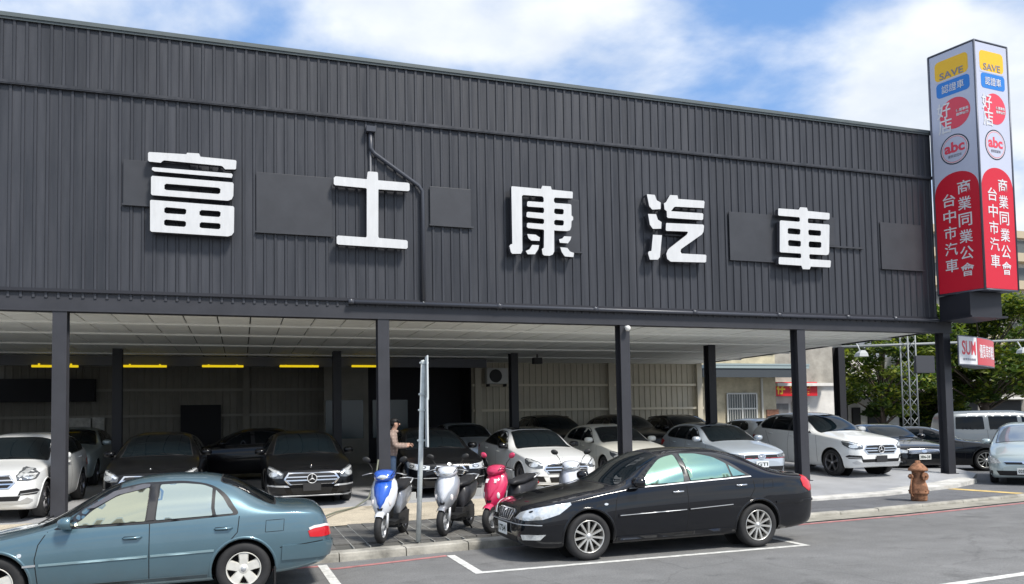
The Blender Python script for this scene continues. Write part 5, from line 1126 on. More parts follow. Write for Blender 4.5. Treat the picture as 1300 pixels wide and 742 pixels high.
def wish():
    L = 4.55
    c = Car('parked_minivan', 'pale silver green minivan with white plate facing the street corner', 'car', L, 1.70, 2.75, .87, .31,
     [(0,.50),(.012,.58),(.035,.66),(.08,.73),(.18,.80),(.5,.92),(.85,1.03),(1.0,1.09),(1.4,1.33),(1.7,1.48),(2.0,1.55),(2.5,1.59),(3.2,1.58),(3.9,1.51),(4.2,1.40),(4.4,1.1),(4.5,.95),(4.55,.66)],
     [(0,.34),(.012,.27),(.05,.21),(.14,.18),(.5,.17),(4.0,.2),(4.4,.28),(4.52,.4),(4.55,.55)], [(0,.45),(.08,.65),(.3,.75),(.9,.92),(1.3,.96),(3.6,1.02),(4.3,1.02),(4.55,.6)], hwk(L, .58, .66), P_WISH, tum=.36, n=4.4, bow=[(0,0),(.7,0),(1.1,.12),(1.7,.08),(2.1,0),(5,0)], tw=.19, style='five')
    B = (1, -1); c.kz = 1; c.kx = 1; wind(c, 1.02, 1.80, .66, .56, mat('sky lit windshield', (0,0,0))); c.patch('window_surround', 'side', rounded([(1.25,1.0),(1.55,1.25),(1.9,1.42),(2.6,1.49),(3.6,1.46),(4.1,1.32),(4.2,1.12),(2.4,1.03)], .06), TRIM, .0035, B)
    for p in ([(1.4,1.03),(1.62,1.24),(1.95,1.39),(2.35,1.45),(2.38,1.06)], [(2.46,1.455),(3.2,1.455),(3.25,1.10),(2.48,1.07)], [(3.3,1.45),(3.6,1.43),(4.03,1.3),(4.1,1.13),(3.32,1.10)]): c.patch('window', 'side', rounded(p, .03), GDARK, .006, B)
    c.mirror(1.4, 1.03, P_WISH); c.patch('headlight', 'front', rounded([(30,.56),(34,.66),(50,.74),(64,.80),(65,.74),(56,.60),(44,.54)], .02, 2), LENS, .008, B)
    c.patch('grille', 'front', rounded([(-24,.53),(-27,.585),(27,.585),(24,.53)], .02), GRILLE, .008); c.patch('grille_bar', 'front', [(-27,.585),(-27,.605),(27,.605),(27,.585)], CHROME, .014); c.patch('emblem', 'front', ellipse(0,.585,5,.05,14), CHROME, .02)
    c.patch('lower_intake', 'front', rounded([(-32,.25),(-36,.37),(36,.37),(32,.25)], .03), GRILLE, .007); c.patch('fog_recess', 'front', rounded([(44,.27),(43,.36),(54,.38),(56,.30)], .02), GRILLE, .007, B); c.plate('0257-D5', 0, .36, w_=.38)
    c.seam([(1.1,.98),(1.05,.6),(1.06,.26)]); return c
ws = wish(); ws.place_nose(18.85, 15.1, 218, .065)
# ================================================================ scooters
SEATM = mat('black vinyl', (.018, .018, .02), .5); RUB = mat('black rubber', (.02, .02, .02), .8)
def sup(t, n): c, s_ = math.cos(t), math.sin(t); return (math.copysign(abs(c)**(2/n), c), math.copysign(abs(s_)**(2/n), s_))
def scooter(label, shell, panel, body, pos, head, steer=0.0, lensm=None, mirrorm=None, sticker=False, lean=6):
    r = empty('scooter', pos, math.radians(head), label, 'scooter', 'scooters on the pavement'); lensm = lensm or LENS; mirrorm = mirrorm or BLACKP
    def B(q, n, m, p=r): return q.build(n, m, p)
    def ring(cx, cz, hx, hy, tilt=0, n=2.6, k=16):
        out_ = []
        for i in range(k):
            c, s_ = sup(2*math.pi*i/k, n); out_.append((cx+hx*c, hy*s_, cz+hx*c*tilt))
        return out_
    for x, nm in ((.62, 'front_wheel'), (-.60, 'rear_wheel')):
        q = MB(); q.lathe([(.14, -.045), (.19, -.055), (.222, -.035), (.228, 0), (.222, .035), (.19, .055), (.14, .045)], 28, 'y'); w_ = q.build(nm, TYRE, r); w_.location = (x, 0, .228)
        q = MB(); q.lathe([(.142, -.04), (.13, -.03), (.13, .03), (.142, .04)], 24, 'y'); q.lathe([(.04, -.06), (.04, .06)], 12, 'y')
        for i in range(3):
            a = 2*math.pi*i/3; q.loft([[(.03*math.cos(a)-.022*math.sin(a)*s1, y, .03*math.sin(a)+.022*math.cos(a)*s1) for s1, y in ((-1, -.02), (1, -.02), (1, .02), (-1, .02))], [(.135*math.cos(a)-.018*math.sin(a)*s1, y, .135*math.sin(a)+.018*math.cos(a)*s1) for s1, y in ((-1, -.02), (1, -.02), (1, .02), (-1, .02))]], smooth=False)
        q.build('rim', SILV if nm == 'front_wheel' else ALLOYD, w_)
    for sg in (1, -1):
        q = MB(); q.tube([(.62, sg*.085, .228), (.585, sg*.085, .34), (.50, sg*.07, .62)], [.024, .026, .022], 8); B(q, 'fork', SILV)
    q = MB(); q.loft([[(.62+(.25-dr)*math.cos(a), y, .228+(.255-dr)*math.sin(a)) for y, dr in ((-.066, .05), (-.06, .015), (-.03, 0), (.03, 0), (.06, .015), (.066, .05))] for a in [math.radians(d) for d in range(48, 165, 9)]], close=False, cap=False); B(q, 'front_fender', shell)
    # leg shield, V shaped, leaning back
    sec = [(.60, .40, .05, .05), (.607, .46, .07, .115), (.60, .56, .078, .175), (.575, .68, .072, .205), (.53, .80, .062, .21), (.48, .90, .052, .185), (.45, .97, .045, .14)]
    q = MB(); q.loft([[(cx+hx*c-.10*abs(s_)**2*(hy/.19), hy*s_, cz) for c, s_ in [sup(2*math.pi*i/18, 2.3) for i in range(18)]] for cx, cz, hx, hy in sec]); B(q, 'leg_shield', shell)
    sec = [(.628, .52, .06, .02), (.622, .60, .07, .075), (.598, .71, .066, .13), (.553, .82, .058, .15), (.500, .92, .048, .135)]
    q = MB(); q.loft([[(cx+hx*c-.09*abs(s_)**2*(hy/.19), hy*s_, cz) for c, s_ in [sup(2*math.pi*i/18, 2.3) for i in range(18)]] for cx, cz, hx, hy in sec]); B(q, 'front_panel', panel)
    for sg in (1, -1):
        q = MB(); q.ell((.59, sg*.125, .60), (.03, .03, .055)); B(q, 'turn_signal', TAILW)
    q = MB(); q.loft([ring(.47, .36, .10, .13), ring(.40, .62, .06, .16), ring(.36, .86, .04, .15)]); B(q, 'inner_shield', BLACKP)
    # steering head: cowl, lamp, bar, mirrors
    hd = bpy.data.objects.new('handlebar', None); q = MB()
    q.tube([(0, -.32, .0), (.0, -.20, .03), (.04, 0, .0), (.0, .20, .03), (0, .32, .0)], .014, 8); hd = B(q, 'handlebar', BLACKP); hd.location = (.40, 0, 1.0); hd.rotation_euler = (0, 0, math.radians(steer))
    q = MB(); q.loft([[(-.10, y*.10, z*.045) for y, z in [sup(2*math.pi*i/14, 2.5) for i in range(14)]], [(-.02, y*.17, .015+z*.075) for y, z in [sup(2*math.pi*i/14, 2.5) for i in range(14)]], [(.08, y*.155, -.005+z*.08) for y, z in [sup(2*math.pi*i/14, 2.5) for i in range(14)]], [(.15, y*.10, -.03+z*.06) for y, z in [sup(2*math.pi*i/14, 2.5) for i in range(14)]], [(.175, y*.05, -.04+z*.03) for y, z in [sup(2*math.pi*i/14, 2.5) for i in range(14)]]]); q.build('headlight_cowl', panel, hd)
    q = MB(); q.ell((.125, 0, -.03), (.06, .105, .055)); q.build('headlight', lensm, hd)
    for sg in (1, -1):
        q = MB(); q.tube([(0, sg*.20, .03), (-.01, sg*.34, 0)], .018, 8); q.build('grip', RUB, hd)
        q = MB(); q.tube([(.03, sg*.17, .03), (.06, sg*.22, .03), (.05, sg*.34, .0)], .006, 5); q.build('brake_lever', SILV, hd)
        q = MB(); q.tube([(.0, sg*.17, .03), (.0, sg*.20, .12), (-.02, sg*.26, .20)], .006, 5); mst = q.build('mirror_stalk', BLACKP, hd)
        q = MB(); q.ell((-.02, sg*.285, .235), (.022, .065, .045), M=Matrix.Rotation(sg*.35, 3, 'X')); q.build('mirror', mirrorm, hd)
    for sg in (1, -1):
        q = MB(); q.tube([(.02, sg*.18, .03), (.12, sg*.17, .06), (.13, sg*.08, -.06), (.08, sg*.05, -.14)], .006, 5); q.build('cable', RUB, hd)
    q = MB(); q.loft([[(.678+dx, y, .50+z) for y, z in ((-.03, -.01), (.03, -.01), (.045, .03), (-.045, .03))] for dx in (-.03, .004)], smooth=False); B(q, 'air_intake', BLACKP)
    # floor, tunnel, seat, tail
    q = MB(); q.loft([ring(.40, .30, .03, .13), ring(.15, .27, .03, .15)]); q.loft([[(x, y, z) for y, z in ((-.15, .25), (.15, .25), (.16, .30), (-.16, .30))] for x in (.45, .1, -.18)], smooth=False); B(q, 'footboard', BLACKP)
    q = MB(); rs = []
    for x, zc, hz_, hy in ((-.10, .50, .22, .10), (-.16, .55, .20, .14), (-.35, .58, .17, .16), (-.60, .62, .15, .15), (-.82, .68, .10, .11), (-.93, .72, .05, .05)): rs.append([(x-.05*c, hy*s_, zc+hz_*c) for c, s_ in [sup(2*math.pi*i/16, 2.6) for i in range(16)]])
    q.loft(rs); B(q, 'rear_body', body)
    q = MB(); rs = []
    for x, zc, hz_, hy in ((.0, .74, .02, .06), (-.05, .76, .045, .11), (-.30, .765, .05, .14), (-.48, .80, .05, .14), (-.75, .835, .045, .12), (-.84, .83, .02, .07)): rs.append([(x, hy*s_, zc+hz_*c) for c, s_ in [sup(2*math.pi*i/14, 3) for i in range(14)]])
    q.loft(rs); B(q, 'seat', SEATM)
    q = MB(); q.tube([(-.65, .12, .80), (-.88, .11, .86), (-.95, 0, .87), (-.88, -.11, .86), (-.65, -.12, .80)], .014, 7); B(q, 'grab_rail', SILV)
    q = MB(); q.ell((-.93, 0, .70), (.03, .08, .04)); B(q, 'tail_light', TAILR)
    q = MB(); q.bbox((-1.0, -.13, .48), (-.985, .13, .62), .004); B(q, 'number_plate', PLATE)
    q = MB(); q.tube([(-.15, -.12, .22), (-.40, -.16, .24), (-.85, -.18, .36)], [.025, .05, .055], 10); B(q, 'exhaust', ALLOYD)
    q = MB(); q.loft([[(x, y, z) for y, z in ((-.09, .16), (.09, .16), (.11, .38), (-.11, .38))] for x in (.02, -.3, -.62)], smooth=False); B(q, 'engine', mat('engine dark', (.03, .03, .032), .5))
    for sg in (1, -1):
        q = MB(); q.tube([(-.15, sg*.10, .20), (-.22, sg*.19, .02)], .012, 6); B(q, 'stand_leg', BLACKP)
    if sticker:
        q = MB(); q.bbox((.0, -.10, -.035), (.006, .10, .035), .002); o = q.build('sticker', mat('pale sticker', (.78, .74, .74), .5), r); o.location = (.585, 0, .83); o.rotation_euler = (0, -.48, 0)
    return r
SC_BLUE = paint('scooter blue', (.02, .11, .55), 1, .3, .1, .1); SC_SIL = paint('scooter silver', (.36, .37, .39), .9, .3, .5, .2); SC_PINK = paint('scooter pink red', (.60, .02, .095), 1, .3, 0, .1); SC_WHT = paint('scooter white', (.68, .70, .74), .8, .3, .1, .1)
def sc_place(wx, wy, head):   # from front-wheel contact
    a = math.radians(head); return (wx-.62*math.cos(a), wy-.62*math.sin(a), .131)
scooter('blue and silver scooter with white chevron nose on the grey pavers', SC_WHT, SC_BLUE, SC_SIL, sc_place(1.98, 12.0, -116), -116, 4)
scooter('silver grey scooter with black mirrors beside the sign pole', SC_SIL, SC_WHT, mat('scooter dark', (.03, .03, .034), .35), sc_place(3.03, 12.38, -124), -124, 10)
scooter('pink red scooter with pale sticker on its shield, behind the black sedan nose', SC_PINK, SC_PINK, mat('scooter dark', (0, 0, 0)), sc_place(3.80, 12.35, -138), -138, -6, mirrorm=SC_PINK, lensm=SC_PINK, sticker=True)
scooter('pale scooter mostly hidden behind the black sedan bonnet', SC_SIL, SC_WHT, mat('scooter dark', (0, 0, 0)), sc_place(5.32, 12.7, -122), -122, 6)
# ================================================================ hydrant
RUST = mat('rusty orange iron', (.25, .12, .065), .85, var=.8, vscale=9, bump=.15, bscale=40)
hc = onZ(1167, 636, .061); hy = empty('fire_hydrant', hc, 0, 'rusty orange fire hydrant on the pavement edge', 'hydrant')
q = MB(); q.lathe([(.0001, 0), (.155, 0), (.165, .03), (.165, .13), (.175, .15), (.195, .155), (.195, .20), (.18, .215), (.185, .24), (.18, .29), (.16, .36), (.142, .40), (.135, .50), (.125, .58), (.13, .63), (.14, .64)], 28); q.build('barrel', RUST, hy)
q = MB(); q.lathe([(.15, .64), (.195, .645), (.198, .68), (.17, .71), (.125, .76), (.085, .80), (.055, .815), (.05, .86), (.0001, .865)], 28); q.build('bonnet', RUST, hy)
for a, r_, l_ in ((-90, .085, .20), (0, .055, .22), (180, .055, .22)):
    q = MB(); ca, sa = math.cos(math.radians(a)), math.sin(math.radians(a)); q.tube([(ca*.08, sa*.08, .53), (ca*(l_-.05), sa*(l_-.05), .53), (ca*(l_-.05), sa*(l_-.05), .53), (ca*l_, sa*l_, .53)], [r_*.8, r_*.8, r_, r_], 14); q.tube([(ca*l_, sa*l_, .53), (ca*(l_+.045), sa*(l_+.045), .53)], .025, 5); q.build('nozzle', RUST, hy)
q = MB(); q.tube([(-.20, -.02, .50), (-.24, -.03, .36), (-.25, -.03, .22), (-.22, -.03, .12), (-.17, -.03, .10)], .016, 6); q.build('chain', RUST, hy)
for i in range(8):
    a = 2*math.pi*i/8; q = MB(); q.tube([(.19*math.cos(a), .19*math.sin(a), .205), (.19*math.cos(a), .19*math.sin(a), .23)], .017, 6); q.build('bolt', RUST, hy)
# ================================================================ sign pole
GAL = mat('galvanised pole', (.58, .62, .61), .55, .0, var=.2, vscale=6)
pp = onZ(531, 688, .13); pl = empty('sign_pole', pp, 0, 'slim grey sign pole with plates seen edge on beside the blue scooter', 'sign pole')
tp = onY(537.5, 458, pp.y)-pp
q = MB(); q.tube([(0, 0, 0), tp], .038, 12); q.lathe([(.0001, .012), (.03, .0)], 10, 'z', tp); q.build('pole', GAL, pl)
for (z0, z1, dx) in ((2.13, 2.80, .075), (1.42, 2.16, .095)):
    o_ = tp*(z0/tp.z); q = MB(); q.bbox((-.012, -.20, z0), (.012, .20, z1), .006); sp_ = q.build('sign_plate', mat('sign plate edge', (.62, .66, .66), .5), pl); sp_.location = (o_.x+dx, 0, 0); sp_.rotation_euler = (0, 0, math.radians(-8.5))
for z in (2.7, 2.22, 1.98, 1.52):
    o_ = tp*(z/tp.z); q = MB(); q.tube([o_-Vector((.06, 0, 0)), o_+Vector((.08, 0, 0))], .014, 6); q.lathe([(.046, -.02), (.05, 0), (.046, .02)], 12, 'z', o_); q.build('clamp', GAL, pl)
# ================================================================ person between the post and the dark sedan
def person(loc, rz):
    J = {'hip': (0, 0, .93, .14, .16), 'waist': (.0, 0, 1.05, .15, .18), 'chest': (.02, 0, 1.26, .165, .195), 'neckb': (.035, 0, 1.43, .075, .085), 'neck': (.055, 0, 1.50, .052, .055), 'jaw': (.085, 0, 1.555, .07, .062), 'head': (.075, 0, 1.63, .092, .075), 'crown': (.065, 0, 1.695, .07, .06),
         'shL': (.025, .19, 1.385, .07, .07), 'elL': (.09, .27, 1.12, .068, .068), 'wrL': (.34, .16, 1.13, .04, .04), 'haL': (.42, .14, 1.14, .035, .03), 'shR': (.025, -.19, 1.385, .07, .07), 'elR': (.07, -.29, 1.11, .07, .07), 'wrR': (.32, -.20, 1.10, .05, .05), 'haR': (.40, -.18, 1.115, .036, .03),
         'hpL': (0, .10, .86, .10, .10), 'knL': (.03, .11, .48, .068, .068), 'anL': (-.02, .11, .10, .05, .05), 'toL': (.12, .12, .05, .045, .045), 'hpR': (0, -.10, .86, .10, .10), 'knR': (.02, -.12, .48, .068, .068), 'anR': (-.04, -.12, .10, .05, .05), 'toR': (.10, -.13, .05, .045, .045)}
    E_ = [('hip', 'waist'), ('waist', 'chest'), ('chest', 'neckb'), ('neckb', 'neck'), ('neck', 'jaw'), ('jaw', 'head'), ('head', 'crown')]
    for s_ in 'LR': E_ += [('chest', 'sh'+s_), ('sh'+s_, 'el'+s_), ('el'+s_, 'wr'+s_), ('wr'+s_, 'ha'+s_), ('hip', 'hp'+s_), ('hp'+s_, 'kn'+s_), ('kn'+s_, 'an'+s_), ('an'+s_, 'to'+s_)]
    ks = list(J); me = bpy.data.meshes.new('p'); me.from_pydata([J[k][:3] for k in ks], [(ks.index(a), ks.index(b)) for a, b in E_], []); o = bpy.data.objects.new('p', me); COL.objects.link(o)
    md = o.modifiers.new('s', 'SKIN'); md.use_smooth_shade = True
    for i, k in enumerate(ks): me.skin_vertices[0].data[i].radius = J[k][3:]; me.skin_vertices[0].data[i].use_root = k == 'hip'
    o.modifiers.new('d', 'SUBSURF').levels = 2
    m2 = bpy.data.meshes.new_from_object(o.evaluated_get(bpy.context.evaluated_depsgraph_get())); bpy.data.objects.remove(o)
    bm = bmesh.new(); bm.from_mesh(m2)
    q = MB()
    for sg, hx, hy_, hz_ in ((1, .42, .14, 1.14), (-1, .40, -.18, 1.115)):
        for i, (ln, dy) in enumerate(((.07, -.028), (.08, -.010), (.078, .008), (.062, .026))): q.tube([(hx+.0, hy_+dy, hz_), (hx+.03, hy_+dy*1.1, hz_-.004), (hx+.03+ln*.4, hy_+dy, hz_-.02), (hx+.02+ln*.55, hy_+dy*.9, hz_-.045)], [.0095, .009, .0085, .007], 6)
        q.tube([(hx-.01, hy_-sg*.02, hz_+.01), (hx+.03, hy_-sg*.045, hz_+.012), (hx+.06, hy_-sg*.04, hz_)], [.011, .010, .008], 6)
    q.ell((.172, 0, 1.605), (.022, .014, .020)); q.ell((.075, .078, 1.605), (.018, .010, .030)); q.ell((.075, -.078, 1.605), (.018, .010, .030))
    t = q.mesh('x'); bm.from_mesh(t)
    for f in bm.faces:
        c = f.calc_center_median(); f.smooth = True
        f.material_index = 0 if (c.z > 1.475 or c.x > .345) else (1 if c.z > .88 else (2 if c.z > .11 else 3))
    me = bpy.data.meshes.new('person'); bm.to_mesh(me); bm.free()
    skin = mat('skin', (.50, .30, .22), .55); jac = bpy.data.materials.new('plaid jacket'); jac.use_nodes = True; tn = jac.node_tree; bs_ = tn.nodes['Principled BSDF']; bs_.inputs['Roughness'].default_value = .9
    tcn = tn.nodes.new('ShaderNodeTexCoord'); mix = None
    w1 = tn.nodes.new('ShaderNodeTexWave'); w1.bands_direction = 'Z'; w1.inputs['Scale'].default_value = 4.2; w2 = tn.nodes.new('ShaderNodeTexWave'); w2.bands_direction = 'X'; w2.inputs['Scale'].default_value = 4.2
    for w_ in (w1, w2): tn.links.new(tcn.outputs['Object'], w_.inputs[0])
    mm = tn.nodes.new('ShaderNodeMath'); mm.operation = 'MULTIPLY'; tn.links.new(w1.outputs[1], mm.inputs[0]); tn.links.new(w2.outputs[1], mm.inputs[1])
    rp = tn.nodes.new('ShaderNodeValToRGB'); rp.color_ramp.elements[0].color = (.27, .20, .17, 1); rp.color_ramp.elements[1].color = (.42, .32, .27, 1); tn.links.new(mm.outputs[0], rp.inputs[0]); tn.links.new(rp.outputs[0], bs_.inputs['Base Color'])
    for m_ in (skin, jac, mat('blue jeans', (.05, .085, .15), .9, var=.2, vscale=12), mat('dark shoes', (.02, .02, .02), .6)): me.materials.append(m_)
    p = bpy.data.objects.new('person', me); link(p); p.location = loc; p.rotation_euler = (0, 0, rz); tag(p, 'person in brown plaid jacket and jeans beside the dark sedan, arms held forward', 'person')
    q = MB(); q.ell((.055, 0, 1.672), (.105, .088, .072)); q.ell((.03, 0, 1.63), (.075, .082, .075)); q.build('hair', mat('black hair', (.008, .008, .009), .6), p)
    q = MB(); q.loft([[(.12, y*.075, 1.70), (.19, y*.06, 1.688), (.19, y*.06, 1.680), (.12, y*.075, 1.690)] for y in (-1, -.5, 0, .5, 1)], close=True); q.build('cap_peak', mat('black hair', (0, 0, 0)), p)
    for sg in (1, -1):
        q = MB(); q.ell((.148, sg*.030, 1.622), (.012, .013, .008)); q.build('eye', mat('dark eye', (.02, .015, .012), .3), p)
    q = MB(); q.ell((.152, 0, 1.567), (.010, .024, .008)); q.build('mouth', mat('lips', (.36, .15, .12), .5), p)
    q = MB(); q.lathe([(.098, 1.42), (.105, 1.46), (.085, 1.475), (.08, 1.44)], 16, 'z', (.045, 0, 0)); q.build('collar', jac, p)
    return p
pc = onY(499, 590, 18.35); person((pc.x-.02, 18.35, fz(0, 18.35)), math.radians(-12))
# hose lying on the apron beside the post
q = MB(); a_ = [(462, 600, None), (455, 625, None)]
q.tube([(2.80, 17.25, 1.15), (2.74, 17.2, .8), (2.55, 17.05, .35), (2.2, 16.6, .22), (1.75, 15.9, .22), (1.45, 15.2, .22), (1.3, 14.9, .16)], .018, 6); q.build('hose', mat('grey green hose', (.16, .17, .13), .6), None, 'grey hose hanging from the post and running over the apron', 'hose')
# ================================================================ background on the right
def wall(name, x0, x1, y0, y1, z0, z1, m, parent=None): q = MB(); q.box((x0, y0, z0), (x1, y1, z1)); return q.build(name, m, parent)
WCREAM = mat('aged cream plaster', (.50, .44, .31), .9, var=.3, vscale=1.5); WCONC = mat('stained concrete wall', (.34, .32, .28), .9, var=.35, vscale=1.2); WWHITE = mat('white plaster', (.68, .66, .62), .85, var=.15, vscale=1.5)
AW = mat('blue grey awning', (.30, .37, .38), .5); DKW = mat('dark opening', (.02, .02, .022), .6); WFRAME = mat('pale window frame', (.62, .62, .58), .5); GLW = mat('house window glass', (.10, .11, .11), .1)
YB = 33.0
def bx(px, py=500, Y=YB): return onY(px, py, Y).x
def bz(px, py, Y=YB): return onY(px, py, Y).z
def house(name, label, loc): return empty(name, loc, 0, label, 'building')
def hb(root, name, m, *boxes, r=0):
    q = MB(); l = root.location
    for a, b in boxes: (q.bbox if r else q.box)(*( [(a[0]-l.x, a[1]-l.y, a[2]-l.z), (b[0]-l.x, b[1]-l.y, b[2]-l.z)] + ([r] if r else [])))
    return q.build(name, m, root)
xa, xb = bx(880), bx(985)
h1 = house('neighbour_house', 'cream plastered house with grey awning and grilled window behind the lot', ((xa+xb)/2, YB, .05))
hb(h1, 'wall', WCREAM, ((xa, YB, .05), (xb, YB+6, 5.2)))
za, zb = bz(940, 478), bz(940, 466); hb(h1, 'awning', AW, ((xa-.2, YB-1.3, zb-.16), (bx(1006), YB-.005, zb)), ((xa-.2, YB-1.32, zb-.02), (bx(1006)+.02, YB-1.28, zb+.06)))
hb(h1, 'awning_fascia', mat('awning shade', (.05, .06, .07), .6), ((xa-.2, YB-1.25, za-.12), (bx(1000), YB-1.15, zb-.165)))
wx0, wx1, wz0, wz1 = bx(922), bx(959), .9, bz(940, 500)
wn = hb(h1, 'window', GLW, ((wx0, YB-.06, wz0), (wx1, YB-.004, wz1)))
fr = MB(); l = h1.location
for k_ in range(3): x = wx0+(wx1-wx0)*k_/2; fr.box((x-.04-l.x, -.10, wz0-l.z), (x+.04-l.x, -.062, wz1-l.z))
for k_ in range(4): z = wz0+(wz1-wz0)*k_/3; fr.box((wx0-l.x, -.095, z-.035-l.z), (wx1-l.x, -.064, z+.035-l.z))
for k_ in range(1, 12): x = wx0+(wx1-wx0)*k_/12; fr.box((x-.012-l.x, -.085, wz0-l.z), (x+.012-l.x, -.07, wz1-l.z))
fr.build('window_grille', WFRAME, wn)
hb(h1, 'drainpipe', mat('pale pipe', (.6, .58, .52), .6), ((bx(965), YB-.12, .05), (bx(967), YB-.02, za-.1)))
hb(h1, 'notice_board', mat('brown board', (.28, .13, .08), .7, var=.5, vscale=12), ((bx(972), YB-.06, 1.3), (bx(987), YB-.005, 2.3)))
hb(h1, 'roof_hut', WCONC, ((bx(960), YB-.2, 5.2), (bx(985), YB+2, 5.9)), ((bx(930), YB+.5, 5.2), (bx(960), YB+2, 5.55)))
h2 = house('concrete_house', 'stained concrete house with red shop sign beside the cream house', (bx(1030), YB+.6, .05))
YC = YB+.6
hb(h2, 'upper_wall', WCONC, ((bx(986), YC, 3.6), (bx(1078), YC+7, 6.6))); hb(h2, 'lower_wall', WWHITE, ((bx(986), YC+.25, .05), (bx(1078), YC+7, 3.6)))
hb(h2, 'shutter', mat('grey shutter', (.16, .16, .16), .6, var=.3, vscale=3), ((bx(990), YC+.15, .05), (bx(1013), YC+.24, 2.6))); hb(h2, 'menu_board', mat('scribbled board', (.6, .6, .56), .7, var=.6, vscale=20), ((bx(1018), YC+.15, .9), (bx(1040), YC+.24, 2.7)))
hb(h2, 'canopy', WWHITE, ((bx(988), YC-.6, 3.45), (bx(1060), YC-.005, 3.6)))
ss = empty('shop_sign', (bx(1015), YC-.35, bz(1015, 503, YC-.4)), 0, 'red shop sign with yellow characters on the concrete house', 'sign')
sw_, sh_ = bx(1043)-bx(988), bz(1015, 485)-bz(1015, 503); q = MB(); q.bbox((-sw_/2, 0, 0), (sw_/2, .12, sh_), .02); q.build('panel', mat('shop sign red', (.62, .01, .02), .4), ss)
for i, ch in enumerate('仔麵館'): text('lettering', ch, .4, mat('shop sign yellow', (.85, .62, .04), .4), ss, frame((-sw_/2+sh_*(.55+i*1.08), -.006, sh_/2), (1, 0, 0), (0, 0, 1)), .015, .003, fit=(sh_*.72, sh_*.74))
h3 = house('white_house', 'white house front with dark doorways partly hidden by the tree', (bx(1095, 500, 38), 38, .05))
hb(h3, 'wall', WWHITE, ((bx(1058, 500, 38), 38, .05), (bx(1140, 500, 38), 46, 5.4)))
for p0, p1, z0, z1 in ((1064, 1074, .05, 2.6), (1080, 1090, .05, 2.4), (1100, 1116, .05, 2.5)): hb(h3, 'doorway', DKW, ((bx(p0, 500, 38), 37.9, z0), (bx(p1, 500, 38), 37.995, z1)))
hb(h3, 'canopy', AW, ((bx(1060, 500, 38), 37.0, 2.9), (bx(1130, 500, 38), 37.99, 3.05)))
h4 = house('shop_row', 'low row of dim shop fronts behind the tree and the van', (48, 52, .05))
hb(h4, 'wall', mat('dull shop wall', (.22, .21, .19), .9, var=.4, vscale=.6), ((30, 52, .05), (80, 60, 5.0)))
for i in range(9): hb(h4, 'shop_opening', DKW, ((31+i*5, 51.9, .05), (34.6+i*5, 51.99, 3.0)))
for i in range(9): hb(h4, 'shop_canopy', AW if i % 2 else WWHITE, ((30.6+i*5, 50.8, 3.1), (35+i*5, 51.99, 3.3)))
h5 = house('apartment_block', 'pale apartment block with railed balconies and windows above the tree', (74, 70, .05))
hb(h5, 'wall', WWHITE, ((64, 66, .05), (110, 80, 21.5))); hb(h5, 'roof_parapet', mat('tan parapet', (.5, .42, .30), .8), ((63.6, 65.5, 21.5), (110, 80.4, 22.3)))
for fl in range(6):
    z = 3.4+fl*3.1
    hb(h5, 'balcony', mat('tan parapet', (0, 0, 0)), ((64.5, 64.9, z-.2), (108, 65.99, z+.75)))
    for i in range(8):
        wo_ = hb(h5, 'window', GLW, ((65.4+i*5, 65.9, z+.9), (68.8+i*5, 65.99, z+2.4))); l5 = h5.location; q = MB()
        for k_ in range(3): x = 65.4+i*5+1.7*k_; q.box((x-.06-l5.x, 65.84-l5.y, z+.9-l5.z), (x+.06-l5.x, 65.895-l5.y, z+2.4-l5.z))
        q.build('window_frame', WFRAME, wo_)
# lattice mast with floodlight pipe
MY = 27.5; mx0 = onY(1155, 500, MY).x; mast = empty('lattice_mast', (mx0, MY, .05), 0, 'grey lattice mast with cross pipe and floodlights behind the end post', 'mast'); STEEL = mat('grey galvanised steel', (.28, .30, .30), .6, .2)
mt = onY(1155, 408, MY).z; hw_ = .21
for sx_ in (-1, 1):
    for sy_ in (-1, 1): q = MB(); q.tube([(sx_*hw_, sy_*hw_, 0), (sx_*hw_, sy_*hw_, mt)], .035, 6); q.build('leg', STEEL, mast)
z = .1; k_ = 0
while z < mt-.4:
    for sy_ in (-1, 1):
        q = MB(); q.tube([(-hw_, sy_*hw_, z), (hw_, sy_*hw_, z+.42)] if k_ % 2 else [(hw_, sy_*hw_, z), (-hw_, sy_*hw_, z+.42)], .014, 5); q.build('brace', STEEL, mast)
    for sx_ in (-1, 1):
        q = MB(); q.tube([(sx_*hw_, -hw_, z), (sx_*hw_, hw_, z+.42)] if k_ % 2 else [(sx_*hw_, hw_, z), (sx_*hw_, -hw_, z+.42)], .014, 5); q.build('brace', STEEL, mast)
    z += .42; k_ += 1
pa, pb = onY(1058, 441, MY), onY(1302, 432, MY); o_ = Vector((mx0, MY, .05))
q = MB(); q.tube([pa-o_, pb-o_], .055, 8); q.build('cross_pipe', STEEL, mast)
for px, py in ((1088, 450), (1292, 446)):
    c = onY(px, py, MY)-o_; q = MB(); q.loft([[(c.x+x*s_, c.y-.25+y*s_-.1*(1-s_), c.z+zz_) for x, y in ((-.24, -.16), (.24, -.16), (.24, .16), (-.24, .16))] for s_, zz_ in ((1, -.12), (.85, .02), (.4, .14))], smooth=False); q.tube([c+Vector((0, -.2, .1)), c+Vector((0, 0, .45))], .03, 6); q.build('floodlight', mat('lamp grey', (.5, .52, .52), .5), mast)
c = onY(1175, 463, MY-.2)-o_; q = MB(); q.bbox((c.x-.62, c.y-.1, c.z-.38), (c.x+.42, c.y+.05, c.z+.38), .02); q.build('back_panel', mat('dark panel back', (.05, .052, .06), .5), mast)
